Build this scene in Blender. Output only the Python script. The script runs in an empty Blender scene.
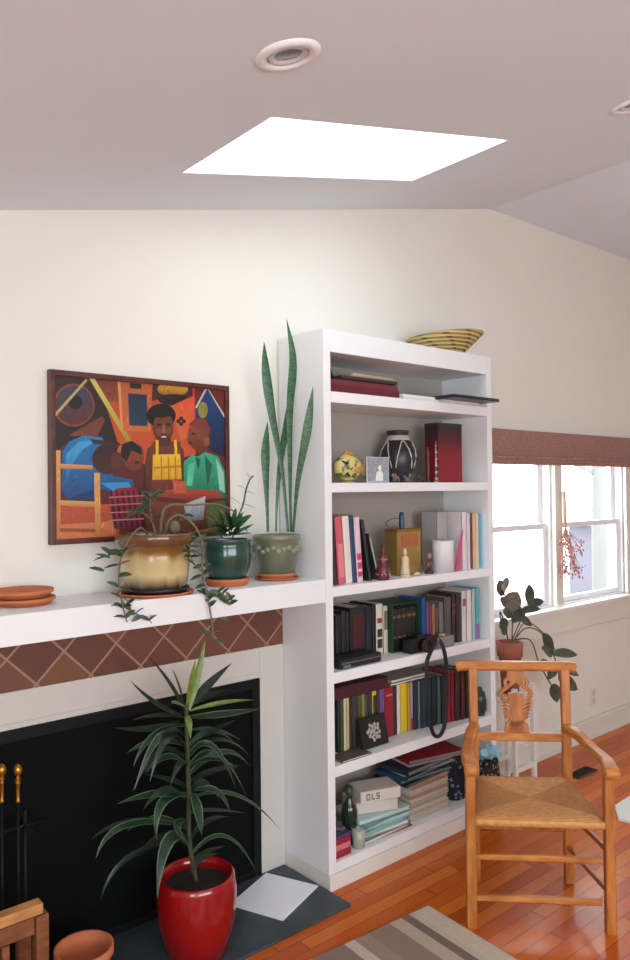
import bpy, bmesh, math, random
from mathutils import Vector, Matrix
random.seed(7)
S = bpy.context.scene
COL = S.collection
# ------------------------------------------------------------------ camera, world, light, exposure
FPX, EYE = 759.95, 1.65
def cam_axes(yaw, pitch, roll):
    F = Vector((math.sin(yaw)*math.cos(pitch), math.cos(yaw)*math.cos(pitch), math.sin(pitch)))
    R = Vector((math.cos(yaw), -math.sin(yaw), 0)); U = R.cross(F)
    return R*math.cos(roll)+U*math.sin(roll), U*math.cos(roll)-R*math.sin(roll), F
CR, CU, CF = cam_axes(*[math.radians(a) for a in (40.6258, 0.77127, -0.6617)])
CAMP = Vector((0, 0, EYE))
cd = bpy.data.cameras.new('camera'); cam = bpy.data.objects.new('camera', cd); COL.objects.link(cam)
m = Matrix.Identity(4)
for i in range(3):
    m[i][0], m[i][1], m[i][2], m[i][3] = CR[i], CU[i], -CF[i], CAMP[i]
cam.matrix_world = m
cd.sensor_fit = 'VERTICAL'; cd.sensor_height = 24; cd.lens = 24*FPX/960
cd.clip_start = 0.02
S.camera = cam
SKY = 8.0
w = bpy.data.worlds.new('daylight'); S.world = w; w.use_nodes = True
w.node_tree.nodes['Background'].inputs[0].default_value = (0.88, 0.955, 1.0, 1)
w.node_tree.nodes['Background'].inputs[1].default_value = SKY
S.view_settings.view_transform = 'Standard'; S.view_settings.look = 'None'
S.view_settings.gamma = 1; S.view_settings.use_curve_mapping = False
S.view_settings.exposure = 0.15
def portal(loc, normal, sx, sy):
    l = bpy.data.lights.new('daylight_portal', 'AREA'); l.shape = 'RECTANGLE'; l.size = sx; l.size_y = sy
    l.cycles.is_portal = True
    o = bpy.data.objects.new('daylight_portal', l); COL.objects.link(o)
    n = Vector(normal).normalized(); z = -n
    x = Vector((1, 0, 0)); x = (x - z*x.dot(z))
    if x.length < .3: x = Vector((0, 1, 0))
    x.normalize(); y = z.cross(x)
    mm = Matrix.Identity(4)
    for i in range(3): mm[i][0], mm[i][1], mm[i][2], mm[i][3] = x[i], y[i], z[i], loc[i]
    o.matrix_world = mm
SLOPE, Z0, X00 = 0.23457, 2.623, 0.877
def cz(x): return Z0 + SLOPE*(min(x, 3.652)-X00)
SKX, SKYY = (1.335, 2.492), (1.731, 2.228)
portal((1.915, 1.977, cz(1.915)+.03), (SLOPE, 0, -1), 1.17, .487)
portal((4.44, 2.80, 1.45), (0, -1, 0), 1.7, 1.15)
portal((.6, -2.75, 1.6), (0, 1, 0), 3.6, 1.6)  # portal of the added window behind the camera
portal((-1.46, -.9, 1.45), (1, 0, 0), 1.6, 1.3)  # portal of the added left window

def at(u, v, ax, val):
    d = CR*((u-315)/FPX) + CU*((480-v)/FPX) + CF
    t = (val-CAMP[ax])/d[ax]
    return CAMP + d*t
def depth(p): return (Vector(p)-CAMP).dot(CF)
def rad(px, p): return px*depth(p)/FPX/2

# ------------------------------------------------------------------ materials
def lin(c):
    return tuple(((x/255)/12.92 if x/255 <= .04045 else ((x/255+.055)/1.055)**2.4) for x in c)
MATS = {}
def mat(rgb, rough=.6, metal=0, vary=.12, scale=30, bump=0, name=None, spec=.5, coat=0):
    key = (tuple(rgb), rough, metal, vary, scale, bump, spec, coat)
    if key in MATS: return MATS[key]
    M = bpy.data.materials.new(name or 'surface'); M.use_nodes = True
    nt = M.node_tree; b = nt.nodes['Principled BSDF']
    l = lin(rgb)
    b.inputs['Roughness'].default_value = rough; b.inputs['Metallic'].default_value = metal
    b.inputs['Specular IOR Level'].default_value = spec; b.inputs['Coat Weight'].default_value = coat
    tc = nt.nodes.new('ShaderNodeTexCoord'); nz = nt.nodes.new('ShaderNodeTexNoise')
    nz.inputs['Scale'].default_value = scale; nz.inputs['Detail'].default_value = 3
    nt.links.new(tc.outputs['Object'], nz.inputs['Vector'])
    mx = nt.nodes.new('ShaderNodeMix'); mx.data_type = 'RGBA'
    mx.inputs[6].default_value = tuple(x*(1-vary) for x in l)+(1,)
    mx.inputs[7].default_value = tuple(min(1, x*(1+vary)) for x in l)+(1,)
    nt.links.new(nz.outputs['Fac'], mx.inputs[0]); nt.links.new(mx.outputs[2], b.inputs['Base Color'])
    if bump:
        bp = nt.nodes.new('ShaderNodeBump'); bp.inputs['Strength'].default_value = bump; bp.inputs['Distance'].default_value = .01
        nt.links.new(nz.outputs['Fac'], bp.inputs['Height']); nt.links.new(bp.outputs[0], b.inputs['Normal'])
    MATS[key] = M
    return M
class NT:
    """tiny node helper for the few bespoke materials"""
    def __init__(s, name, rough=.5):
        s.M = bpy.data.materials.new(name); s.M.use_nodes = True; s.t = s.M.node_tree
        s.b = s.t.nodes['Principled BSDF']; s.b.inputs['Roughness'].default_value = rough
        s.co = s.t.nodes.new('ShaderNodeTexCoord').outputs['Object']
        sp = s.t.nodes.new('ShaderNodeSeparateXYZ'); s.link(s.co, sp.inputs[0]); s.x, s.y, s.z = sp.outputs
    def link(s, a, b): s.t.links.new(a, b)
    def math(s, op, a, b=0, c=None):
        n = s.t.nodes.new('ShaderNodeMath'); n.operation = op
        for i, v in enumerate((a, b, c)):
            if v is None: continue
            if isinstance(v, (int, float)): n.inputs[i].default_value = v
            else: s.link(v, n.inputs[i])
        return n.outputs[0]
    def noise(s, scale, detail=3, vec=None, stretch=None):
        n = s.t.nodes.new('ShaderNodeTexNoise'); n.inputs['Scale'].default_value = scale; n.inputs['Detail'].default_value = detail
        v = vec or s.co
        if stretch:
            mp = s.t.nodes.new('ShaderNodeMapping'); mp.inputs['Scale'].default_value = stretch; s.link(v, mp.inputs[0]); v = mp.outputs[0]
        s.link(v, n.inputs['Vector']); return n.outputs['Fac']
    def ramp(s, f, stops, interp='LINEAR'):
        n = s.t.nodes.new('ShaderNodeValToRGB'); n.color_ramp.interpolation = interp
        e = n.color_ramp.elements
        while len(e) < len(stops): e.new(.5)
        for i, (p, c) in enumerate(stops): e[i].position = p; e[i].color = lin(c)+(1,)
        s.link(f, n.inputs[0]); return n.outputs[0]
    def mix(s, f, a, b, mode='MIX'):
        n = s.t.nodes.new('ShaderNodeMix'); n.data_type = 'RGBA'; n.blend_type = mode
        for i, v in ((0, f), (6, a), (7, b)):
            if isinstance(v, (int, float)): n.inputs[i].default_value = v
            elif isinstance(v, tuple): n.inputs[i].default_value = lin(v)+(1,)
            else: s.link(v, n.inputs[i])
        return n.outputs[2]
    def color(s, c): s.link(c, s.b.inputs['Base Color'])
    def bump(s, h, st=.3, d=.01):
        n = s.t.nodes.new('ShaderNodeBump'); n.inputs['Strength'].default_value = st; n.inputs['Distance'].default_value = d
        s.link(h, n.inputs['Height']); s.link(n.outputs[0], s.b.inputs['Normal'])

def wall_mat(rgb, name):
    n = NT(name, .85); n.b.inputs['Specular IOR Level'].default_value = .2
    n.color(n.mix(n.noise(2.5), tuple(int(c*.985) for c in rgb), rgb)); n.bump(n.noise(160), .06, .004); return n.M
M_WALL = wall_mat((236, 232, 223), 'wall_paint'); M_CEIL = wall_mat((232, 240, 248), 'ceiling_paint')
M_WHITE = mat((238, 238, 240), .45, vary=.02, scale=6, name='white_gloss_paint')
M_TRIM = mat((228, 224, 214), .5, vary=.03, scale=6, name='cream_trim_paint')

def wood_floor():
    n = NT('floor_boards', .3)
    wd = .064
    row = n.math('FLOOR', n.math('DIVIDE', n.y, wd))
    h = n.math('FRACT', n.math('MULTIPLY', n.math('SINE', n.math('MULTIPLY', row, 12.9898)), 43758.5))
    xs = n.math('ADD', n.x, n.math('MULTIPLY', h, 3.1))
    seg = n.math('FLOOR', n.math('DIVIDE', xs, .85))
    h2 = n.math('FRACT', n.math('MULTIPLY', n.math('SINE', n.math('ADD', n.math('MULTIPLY', seg, 78.23), n.math('MULTIPLY', row, 37.7))), 1543.5))
    base = n.ramp(h2, [(0, (190, 84, 14)), (.5, (212, 102, 22)), (1, (230, 128, 38))])
    gr = n.noise(9, 5, stretch=(1.2, 14, 1))
    c = n.mix(n.math('MULTIPLY', gr, .5), base, (150, 62, 10))
    fy = n.math('FRACT', n.math('DIVIDE', n.y, wd)); fx = n.math('FRACT', n.math('DIVIDE', xs, .85))
    gap = n.math('MAXIMUM', n.math('LESS_THAN', fy, .035), n.math('LESS_THAN', fx, .004))
    n.color(n.mix(gap, c, (70, 34, 14)))
    n.b.inputs['Coat Weight'].default_value = .14; n.b.inputs['Coat Roughness'].default_value = .12; n.b.inputs['Specular IOR Level'].default_value = .2
    n.bump(n.math('ADD', n.math('MULTIPLY', gap, -1), n.math('MULTIPLY', gr, .12)), .25, .003)
    return n.M
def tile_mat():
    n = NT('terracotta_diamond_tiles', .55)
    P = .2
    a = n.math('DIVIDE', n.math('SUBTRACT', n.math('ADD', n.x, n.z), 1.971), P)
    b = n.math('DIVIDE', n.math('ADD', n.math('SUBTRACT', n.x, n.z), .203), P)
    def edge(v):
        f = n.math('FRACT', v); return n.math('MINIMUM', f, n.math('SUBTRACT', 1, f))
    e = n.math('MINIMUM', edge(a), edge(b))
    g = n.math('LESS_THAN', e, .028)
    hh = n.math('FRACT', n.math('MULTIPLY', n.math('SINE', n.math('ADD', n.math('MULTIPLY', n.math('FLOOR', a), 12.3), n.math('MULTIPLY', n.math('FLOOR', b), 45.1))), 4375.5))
    t = n.ramp(hh, [(0, (100, 56, 44)), (.6, (116, 68, 52)), (1, (124, 78, 54))])  # tile tones darkened too, for the shade under the mantel
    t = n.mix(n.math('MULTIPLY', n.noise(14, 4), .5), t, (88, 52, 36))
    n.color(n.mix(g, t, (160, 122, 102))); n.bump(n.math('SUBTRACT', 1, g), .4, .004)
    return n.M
def slate_mat():
    n = NT('slate', .5); n.color(n.ramp(n.noise(7, 6), [(.3, (46, 54, 60)), (.7, (70, 78, 84))])); n.bump(n.noise(30, 5), .25, .005); return n.M
def rug_mat():
    n = NT('striped_rug', .95)
    c = n.ramp(n.math('DIVIDE', n.math('MULTIPLY', n.x, -1), 1.7), [
        (0, (214, 200, 180)), (.045, (206, 190, 168)), (.062, (122, 104, 96)), (.085, (196, 180, 160)), (.12, (150, 126, 112)), (.18, (164, 140, 124)),
        (.22, (210, 196, 176)), (.25, (146, 120, 108)), (.31, (152, 126, 114)), (.335, (208, 190, 166)), (.38, (186, 160, 126)), (.42, (200, 186, 164)),
        (.46, (150, 122, 108)), (.55, (208, 194, 172)), (.7, (150, 122, 110)), (.8, (204, 190, 168))], 'CONSTANT')
    n.color(n.mix(n.math('MULTIPLY', n.noise(60, 3), .35), c, (130, 108, 92))); n.bump(n.noise(260, 2), .6, .006); return n.M
def grain(name, c1, c2, st, rough=.45, sc=7):
    n = NT(name, rough); g = n.noise(sc, 5, stretch=st); n.color(n.ramp(g, [(.32, c1), (.68, c2)])); n.bump(g, .08, .004); return n.M
M_OAK = grain('honey_wood', (160, 90, 36), (200, 128, 62), (6, 6, 1.2), .4)
M_OAKH = grain('honey_wood_rail', (170, 98, 40), (210, 138, 70), (1.5, 1.5, 7), .4)
M_FRAME = grain('mahogany_frame', (70, 30, 24), (98, 46, 36), (5, 5, 5), .4)
def rush_mat(ax, ay, cx, cy):
    n = NT('woven_rush', .75)
    # strands run parallel to the nearest seat edge: four triangles
    dx = n.math('SUBTRACT', n.x, cx); dy = n.math('SUBTRACT', n.y, cy)
    a = n.math('ADD', n.math('MULTIPLY', dx, ax), n.math('MULTIPLY', dy, ay))
    b = n.math('ADD', n.math('MULTIPLY', dx, -ay), n.math('MULTIPLY', dy, ax))
    aa = n.math('DIVIDE', n.math('ABSOLUTE', a), .235); bb = n.math('DIVIDE', n.math('ABSOLUTE', b), .175)
    side = n.math('GREATER_THAN', aa, bb)
    mx = n.math('ADD', n.math('MULTIPLY', side, n.math('ABSOLUTE', a)), n.math('MULTIPLY', n.math('SUBTRACT', 1, side), n.math('ABSOLUTE', b)))
    st = n.math('SINE', n.math('MULTIPLY', mx, 900))
    c = n.ramp(n.math('ADD', n.math('MULTIPLY', st, .3), n.math('MULTIPLY', n.noise(50, 3), .9)), [(.1, (176, 112, 56)), (.8, (226, 166, 102))])
    c = n.mix(n.math('MULTIPLY', side, .4), c, (158, 98, 46))
    n.color(c); n.bump(st, .5, .004); return n.M
def leaf_mat(name, mid, edge, rough=.4, tex=40, stripe=None):
    n = NT(name, rough)
    c = n.ramp(n.noise(tex, 4), [(.35, mid), (.65, edge)])
    if stripe:   # V coordinate across the blade
        uv = n.t.nodes.new('ShaderNodeUVMap'); sp = n.t.nodes.new('ShaderNodeSeparateXYZ'); n.link(uv.outputs[0], sp.inputs[0])
        d = n.math('ABSOLUTE', n.math('SUBTRACT', sp.outputs[0], .5))
        n.color(n.mix(n.math('GREATER_THAN', d, stripe[1]), c, stripe[0]))
    else: n.color(c)
    n.b.inputs['Subsurface Weight'].default_value = 0
    return n.M
def glass_mat(tint=(1, 1, 1), name='window_glass'):
    M = bpy.data.materials.new(name); M.use_nodes = True; t = M.node_tree; t.nodes.clear()
    o = t.nodes.new('ShaderNodeOutputMaterial'); mx = t.nodes.new('ShaderNodeMixShader'); tr = t.nodes.new('ShaderNodeBsdfTransparent'); gl = t.nodes.new('ShaderNodeBsdfGlossy')
    gl.inputs['Roughness'].default_value = .02; tr.inputs[0].default_value = tint+(1,); mx.inputs[0].default_value = .05
    t.links.new(tr.outputs[0], mx.inputs[1]); t.links.new(gl.outputs[0], mx.inputs[2]); t.links.new(mx.outputs[0], o.inputs[0]); return M
M_GLASS = glass_mat()

# ------------------------------------------------------------------ geometry helpers
class MB:
    def __init__(s, xf=None): s.bm = bmesh.new(); s.xf = xf; s.uv = s.bm.loops.layers.uv.new('UVMap')
    def v(s, p):
        p = Vector(p)
        return s.bm.verts.new(s.xf @ p if s.xf is not None else p)
    def f(s, vs, mi=0, smooth=False):
        try: F = s.bm.faces.new(vs)
        except ValueError: return None
        F.material_index = mi; F.smooth = smooth; return F
    def box(s, x0, x1, y0, y1, z0, z1, bev=0, xf=None, mi=0):
        t = bmesh.new(); bmesh.ops.create_cube(t, size=1)
        for q in t.verts: q.co = Vector(((x0+x1)/2+q.co.x*(x1-x0), (y0+y1)/2+q.co.y*(y1-y0), (z0+z1)/2+q.co.z*(z1-z0)))
        if bev: bmesh.ops.bevel(t, geom=t.edges[:], offset=bev, segments=2, affect='EDGES', profile=.7)
        mm = {q: s.v(xf @ q.co if xf is not None else q.co) for q in t.verts}
        for F in t.faces: s.f([mm[q] for q in F.verts], mi)
        t.free(); return s
    def prism(s, poly, depthvec, mi=0):
        d = Vector(depthvec); A = [s.v(p) for p in poly]; B = [s.v(Vector(p)+d) for p in poly]
        s.f(A[::-1], mi); s.f(B, mi); n = len(A)
        for i in range(n): s.f([A[i], A[(i+1) % n], B[(i+1) % n], B[i]], mi)
        return s
    def rings(s, rs, cap=(True, True), smooth=True, mi=0, closed=True):
        for a, b in zip(rs, rs[1:]):
            n = len(a)
            for i in range(n if closed else n-1): s.f([a[i], a[(i+1) % n], b[(i+1) % n], b[i]], mi, smooth)
        if cap[0]: s.f(rs[0][::-1], mi)
        if cap[1]: s.f(rs[-1], mi)
        return s
    def lathe(s, prof, c=(0, 0, 0), seg=40, xf=None, cap=(True, True), mi=0):
        c = Vector(c); rs = []
        for r, z in prof:
            ring = []
            for i in range(seg):
                a = 2*math.pi*i/seg; p = Vector((max(r, .0004)*math.cos(a), max(r, .0004)*math.sin(a), z))
                ring.append(s.v((xf @ p if xf is not None else p)+c))
            rs.append(ring)
        return s.rings(rs, cap, mi=mi)
    def tube(s, pts, r, seg=10, mi=0):
        pts = [Vector(p) for p in pts]; n = len(pts); rr = r if isinstance(r, (list, tuple)) else [r]*n
        up = Vector((.13, .21, .97)); rs = []
        for i, p in enumerate(pts):
            t = (pts[min(i+1, n-1)]-pts[max(i-1, 0)]).normalized()
            a = t.cross(up)
            if a.length < .05: a = t.cross(Vector((1, 0, 0)))
            a.normalize(); b = t.cross(a); up = -b if (-b).dot(up) > 0 else b; 
            rs.append([s.v(p+(a*math.cos(2*math.pi*k/seg)+up*math.sin(2*math.pi*k/seg))*rr[i]) for k in range(seg)])
        return s.rings(rs, mi=mi)
    def bar(s, pts, wd, ht, up=(0, 0, 1), ch=.2, mi=0):
        """rectangular section with chamfered edges swept along pts; wd/ht may be lists"""
        pts = [Vector(p) for p in pts]; n = len(pts); up = Vector(up).normalized(); rs = []
        for i, p in enumerate(pts):
            t = (pts[min(i+1, n-1)]-pts[max(i-1, 0)]).normalized(); a = t.cross(up).normalized(); b = a.cross(t)
            W = (wd[i] if isinstance(wd, (list, tuple)) else wd)/2; H = (ht[i] if isinstance(ht, (list, tuple)) else ht)/2; c = min(W, H)*ch
            sec = [(W, H-c), (W-c, H), (-W+c, H), (-W, H-c), (-W, -H+c), (-W+c, -H), (W-c, -H), (W, -H+c)]
            rs.append([s.v(p+a*x+b*y) for x, y in sec])
        return s.rings(rs, smooth=False, mi=mi)
    def leaf(s, pts, wd, up=(0, 0, 1), fold=.25, prof=None, mi=0):
        pts = [Vector(p) for p in pts]; n = len(pts); prev = None
        for i, p in enumerate(pts):
            t = (pts[min(i+1, n-1)]-pts[max(i-1, 0)]).normalized(); a = t.cross(Vector(up))
            if a.length < .02: a = t.cross(Vector((.6, -.8, 0)))
            a.normalize(); nn = a.cross(t)
            f = i/(n-1); k = (prof(f) if prof else math.sin(math.pi*min(1, .08+f*.92))**.8)*wd/2
            row = [s.v(p-a*k+nn*k*fold), s.v(p), s.v(p+a*k+nn*k*fold)]
            if prev:
                for j in range(2):
                    F = s.f([prev[j], prev[j+1], row[j+1], row[j]], mi, True)
                    if F:
                        for lp, (uu, vv) in zip(F.loops, ((j/2, f), ((j+1)/2, f), ((j+1)/2, f), (j/2, f))): lp[s.uv].uv = (uu, vv)
            prev = row
        return s
    def blob(s, c, r, sc=(1, 1, 1), sub=3, noise=0, xf=None, mi=0):
        t = bmesh.new(); bmesh.ops.create_icosphere(t, subdivisions=sub, radius=r)
        mm = {}
        for q in t.verts:
            k = 1+noise*math.sin(q.co.x*91+q.co.y*57+q.co.z*73)
            p = Vector((q.co.x*sc[0]*k, q.co.y*sc[1]*k, q.co.z*sc[2]*k))
            if xf is not None: p = xf @ p
            mm[q] = s.v(p+Vector(c))
        for F in t.faces: s.f([mm[q] for q in F.verts], mi, True)
        t.free(); return s
    def build(s, name, mats, parent=None):
        off = Vector((0, 0, 0)); p = parent
        while p is not None: off += p.location; p = p.parent
        bmesh.ops.recalc_face_normals(s.bm, faces=s.bm.faces[:])
        me = bpy.data.meshes.new(name)
        if parent is None:
            s.bm.verts.ensure_lookup_table()
        if off.length:
            for q in s.bm.verts: q.co -= off
        s.bm.to_mesh(me); s.bm.free()
        for M in (mats if isinstance(mats, (list, tuple)) else [mats]): me.materials.append(M)
        o = bpy.data.objects.new(name, me); COL.objects.link(o)
        if parent is not None: o.parent = parent
        return o
def thing(name, label, cat, loc, group=None):
    o = bpy.data.objects.new(name, None); o.empty_display_size = .05; o.location = Vector(loc); COL.objects.link(o)
    return tag(o, label, cat, group)
def tag(o, label, cat, group=None, kind=None):
    o['label'] = label; o['category'] = cat
    if group: o['group'] = group
    if kind: o['kind'] = kind
    return o
def struct(o): o['kind'] = 'structure'; return o
def bez(p0, p1, p2, n=9):
    p0, p1, p2 = Vector(p0), Vector(p1), Vector(p2)
    c = p1*2-(p0+p2)/2
    return [p0*(1-t)**2+c*2*t*(1-t)+p2*t*t for t in [i/(n-1) for i in range(n)]]
def spline(P, k=6):
    P = [Vector(p) for p in P]; Q = [P[0]*2-P[1]]+P+[P[-1]*2-P[-2]]; out = []
    for i in range(1, len(Q)-2):
        a, b, c, d = Q[i-1:i+3]
        for j in range(k):
            t = j/k; out.append(.5*((2*b)+(c-a)*t+(2*a-5*b+4*c-d)*t*t+(3*b-a-3*c+d)*t**3))
    out.append(P[-1]); return out

# ------------------------------------------------------------------ the setting
YW = 2.665
XL, XR, YB = -1.4, 6.4, -2.7
# floor
struct(MB().box(XL-.1, XR+.1, YB-.1, YW+.1, -.08, 0).build('floor', wood_floor()))
# ceiling: sloped part with skylight opening, flat part beyond the ridge
b = MB()
def slab(x0, x1, y0, y1):
    t = .012
    for (a, c, e, f) in (((x0, y0), (x1, y0), (x1, y1), (x0, y1)),):
        lo = [Vector((p[0], p[1], cz(p[0]))) for p in (a, c, e, f)]
        b.prism(lo, (0, 0, t))
slab(XL-.1, SKX[0], YB-.1, YW+.1); slab(SKX[1], 3.652, YB-.1, YW+.1)
slab(SKX[0], SKX[1], YB-.1, SKYY[0]); slab(SKX[0], SKX[1], SKYY[1], YW+.1)
b.prism([Vector((3.652, YB-.1, cz(9))), Vector((XR+.1, YB-.1, cz(9)+.03)), Vector((XR+.1, YW+.1, cz(9)+.03)), Vector((3.652, YW+.1, cz(9)))], (0, 0, .012))
struct(b.build('ceiling', M_CEIL))
# skylight: thin pane, tinted grey to dim the daylight
pn = MB(); g = [Vector((x, y, cz(x)+.0125)) for x, y in ((SKX[0]-.005, SKYY[0]-.005), (SKX[1]+.005, SKYY[0]-.005), (SKX[1]+.005, SKYY[1]+.005), (SKX[0]-.005, SKYY[1]+.005))]
pn.prism(g, (0, 0, .006)); sk = struct(pn.build('window_3', glass_mat((.72, .72, .72), 'dimming_grey_pane')))
# walls
WX0, WX1, WZ0, WZ1 = 3.40, 5.19, .895, 1.96
b = MB()
b.box(XL-.1, WX0, YW, YW+.14, 0, 3.6); b.box(WX1, XR+.1, YW, YW+.14, 0, 3.6); b.box(WX0, WX1, YW, YW+.14, 0, WZ0); b.box(WX0, WX1, YW, YW+.14, WZ1, 3.6)
struct(b.build('wall_back', M_WALL))
LY = (-1.7, -.1); LZ = (.8, 2.1)
struct(MB().box(XL-.1, XL, YB, LY[0], 0, 3).box(XL-.1, XL, LY[1], YW, 0, 3).box(XL-.1, XL, LY[0], LY[1], 0, LZ[0]).box(XL-.1, XL, LY[0], LY[1], LZ[1], 3).build('wall_left', M_WALL))
wl = struct(MB().box(XL-.09, XL-.02, LY[0], LY[0]+.05, *LZ).box(XL-.09, XL-.02, LY[1]-.05, LY[1], *LZ).box(XL-.09, XL-.02, LY[0]+.05, LY[1]-.05, LZ[0], LZ[0]+.05).box(XL-.09, XL-.02, LY[0]+.05, LY[1]-.05, LZ[1]-.05, LZ[1]).build('added_window_left', M_WHITE))  # unseen window, added to light the bookcase's left side
MB().box(XL-.06, XL-.055, LY[0]+.05, LY[1]-.05, LZ[0]+.05, LZ[1]-.05).build('pane', M_GLASS, wl)
struct(MB().box(XR, XR+.1, YB, YW, 0, 3.4).build('wall_right', M_WALL))
b = MB(); BX = (-1.2, 2.4); BZ = (.8, 2.4)
b.box(XL-.1, BX[0], YB-.1, YB, 0, 3.4); b.box(BX[1], XR+.1, YB-.1, YB, 0, 3.4); b.box(BX[0], BX[1], YB-.1, YB, 0, BZ[0]); b.box(BX[0], BX[1], YB-.1, YB, BZ[1], 3.4)
struct(b.build('wall_front', M_WALL))
# unseen window behind the camera, added and sized for fill daylight
wf = struct(MB().box(BX[0], BX[0]+.05, YB-.09, YB-.02, *BZ).box(BX[1]-.05, BX[1], YB-.09, YB-.02, *BZ).box(.57, .63, YB-.09, YB-.02, *BZ).box(BX[0]+.05, BX[1]-.05, YB-.09, YB-.02, BZ[0], BZ[0]+.05).box(BX[0]+.05, BX[1]-.05, YB-.09, YB-.02, BZ[1]-.05, BZ[1]).build('added_window_rear', M_WHITE))
MB().box(BX[0]+.05, BX[1]-.05, YB-.06, YB-.055, BZ[0]+.05, BZ[1]-.05).build('pane', M_GLASS, wf)
# two double-hung windows
def double_hung(name, x0, x1):
    f = MB(); o = .035
    f.box(x0, x0+o, YW+.01, YW+.12, WZ0, WZ1).box(x1-o, x1, YW+.01, YW+.12, WZ0, WZ1).box(x0+o, x1-o, YW+.01, YW+.12, WZ1-.04, WZ1).box(x0+o, x1-o, YW+.01, YW+.12, WZ0, WZ0+.012)
    w_ = struct(f.build(name, M_WHITE))
    xa, xb = x0+o+.002, x1-o-.002; zm = 1.405; t = .045
    for nm, z0, z1, y0 in (('lower_sash', WZ0+.014, zm+.018, YW+.03), ('upper_sash', zm-.018, WZ1-.042, YW+.066)):
        q = MB().box(xa, xa+t, y0, y0+.03, z0, z1, .003).box(xb-t, xb, y0, y0+.03, z0, z1, .003).box(xa+t, xb-t, y0, y0+.03, z0, z0+.034, .003).box(xa+t, xb-t, y0, y0+.03, z1-.034, z1, .003)
        so = q.build(nm, M_WHITE, w_)
        MB().box(xa+t, xb-t, y0+.012, y0+.016, z0+.034, z1-.034).build('pane', M_GLASS, so)
    return w_
double_hung('window_1', WX0, 4.275); double_hung('window_2', 4.315, WX1)
struct(MB().box(4.255, 4.335, YW-.022, YW+.005, .915, 1.955, .004).build('trim_1', M_TRIM))            # mullion casing
struct(MB().box(5.16, 5.27, YW-.022, YW-.001, .9, 1.955, .004).build('trim_2', M_TRIM))                # casing
struct(MB().box(WX0-.05, 5.33, YW-.065, YW+.03, .868, .897, .006).build('trim_3', M_TRIM))            # stool
struct(MB().box(WX0-.03, 5.3, YW-.025, YW-.001, .735, .868, .005).box(WX0-.03, 5.3, YW-.032, YW-.001, .72, .735, .003).build('trim_4', M_TRIM))  # apron
struct(MB().box(3.225, XR, YW-.028, YW-.001, 0, .105, .003).box(3.225, XR, YW-.020, YW-.001, .105, .125, .003).box(3.225, XR, YW-.042, YW-.028, 0, .02, .003).build('baseboard_back', M_TRIM))
# ------------------------------------------------------------------ fireplace
OX0, OX1, OZ = .35, 1.944, .848
b = MB(); YS = 2.645
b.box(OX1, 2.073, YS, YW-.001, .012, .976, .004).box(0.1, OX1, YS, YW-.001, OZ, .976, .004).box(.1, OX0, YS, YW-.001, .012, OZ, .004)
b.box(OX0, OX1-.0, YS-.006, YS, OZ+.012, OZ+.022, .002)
struct(b.build('trim_5', mat((206, 201, 194), .5, vary=.03, scale=6, name='shaded_surround_paint')))  # beige-grey paint, greyed further to stand in for the mantel's shade
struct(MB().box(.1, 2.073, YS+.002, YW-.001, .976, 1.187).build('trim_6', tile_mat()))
M_BLACK = mat((8, 10, 11), .7, vary=.15, name='soot_black', spec=.12); M_BLKMETAL = mat((16, 19, 20), .5, 0, vary=.1, name='black_metal', spec=.2)
b = MB(); t = .004   # firebox liner standing just in front of the wall
fb = thing('fireplace_screen', 'flat black metal fireplace screen filling the opening behind the red pot', 'fireplace screen', (1.15, 2.63, .012))
MB().box(OX0+.002, OX0+.042, YS-.004, YS+.014, .013, OZ-.002, .003).box(OX1-.042, OX1-.002, YS-.004, YS+.014, .013, OZ-.002, .003).box(OX0+.042, OX1-.042, YS-.004, YS+.014, OZ-.042, OZ-.002, .003).box(OX0+.042, OX1-.042, YS-.004, YS+.014, .013, .045, .003).build('frame', M_BLKMETAL, fb)
MB().box(OX0+.042, OX1-.042, YS+.006, YS+.012, .045, OZ-.042).build('panel', M_BLACK, fb)
struct(MB().box(.1, 2.068, 2.222, YW-.001, -.01, .012, .003).build('trim_7', slate_mat()))          # hearth slab
mt = thing('mantel_shelf', 'thick white painted mantel shelf above the terracotta tile band', 'mantel', (1.1, 2.5, 1.187))
MB().box(-.6, 2.072, 2.356, YW-.001, 1.187, 1.282, .003).build('shelf_board', M_WHITE, mt)

# ------------------------------------------------------------------ bookcase
BXA, BXB, BYF, BYB, BTOP = 2.074, 3.219, 2.357, 2.66, 2.322
SH = [(2.063, 2.017), (1.680, 1.640), (1.246, 1.205), (.890, .845), (.503, .458), (.108, .066)]
bc = thing('bookcase', 'tall white built-in bookcase with six open shelves beside the mantel', 'bookcase', (2.65, 2.5, 0))
TS = .040
MB().box(BXA, BXA+TS, BYF, BYB, .066, BTOP, .002).build('side_panel', M_WHITE, bc)
MB().box(BXB-TS, BXB, BYF, BYB, .066, BTOP, .002).build('side_panel', M_WHITE, bc)
MB().box(BXA+TS, BXB-TS, BYF, BYB, 2.228, BTOP-.001, .002).build('top_panel', M_WHITE, bc)
MB().box(BXA+TS, BXB-TS, BYB-.012, BYB, .108, 2.228).build('back_panel', mat((166, 158, 149), .7, vary=.03, name='shaded_back_panel_paint'), bc)  # panel colour darkened to stand in for shade inside the shelves
for z1, z0 in SH: MB().box(BXA+TS, BXB-TS, BYF, BYB-.012, z0, z1, .002).build('shelf', M_WHITE, bc)
MB().box(BXA-.001, BXB, BYF-.006, BYB, 0, .064, .003).build('plinth', M_TRIM, bc)
INX0, INX1, BACK = BXA+TS, BXB-TS, BYB-.012

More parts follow.
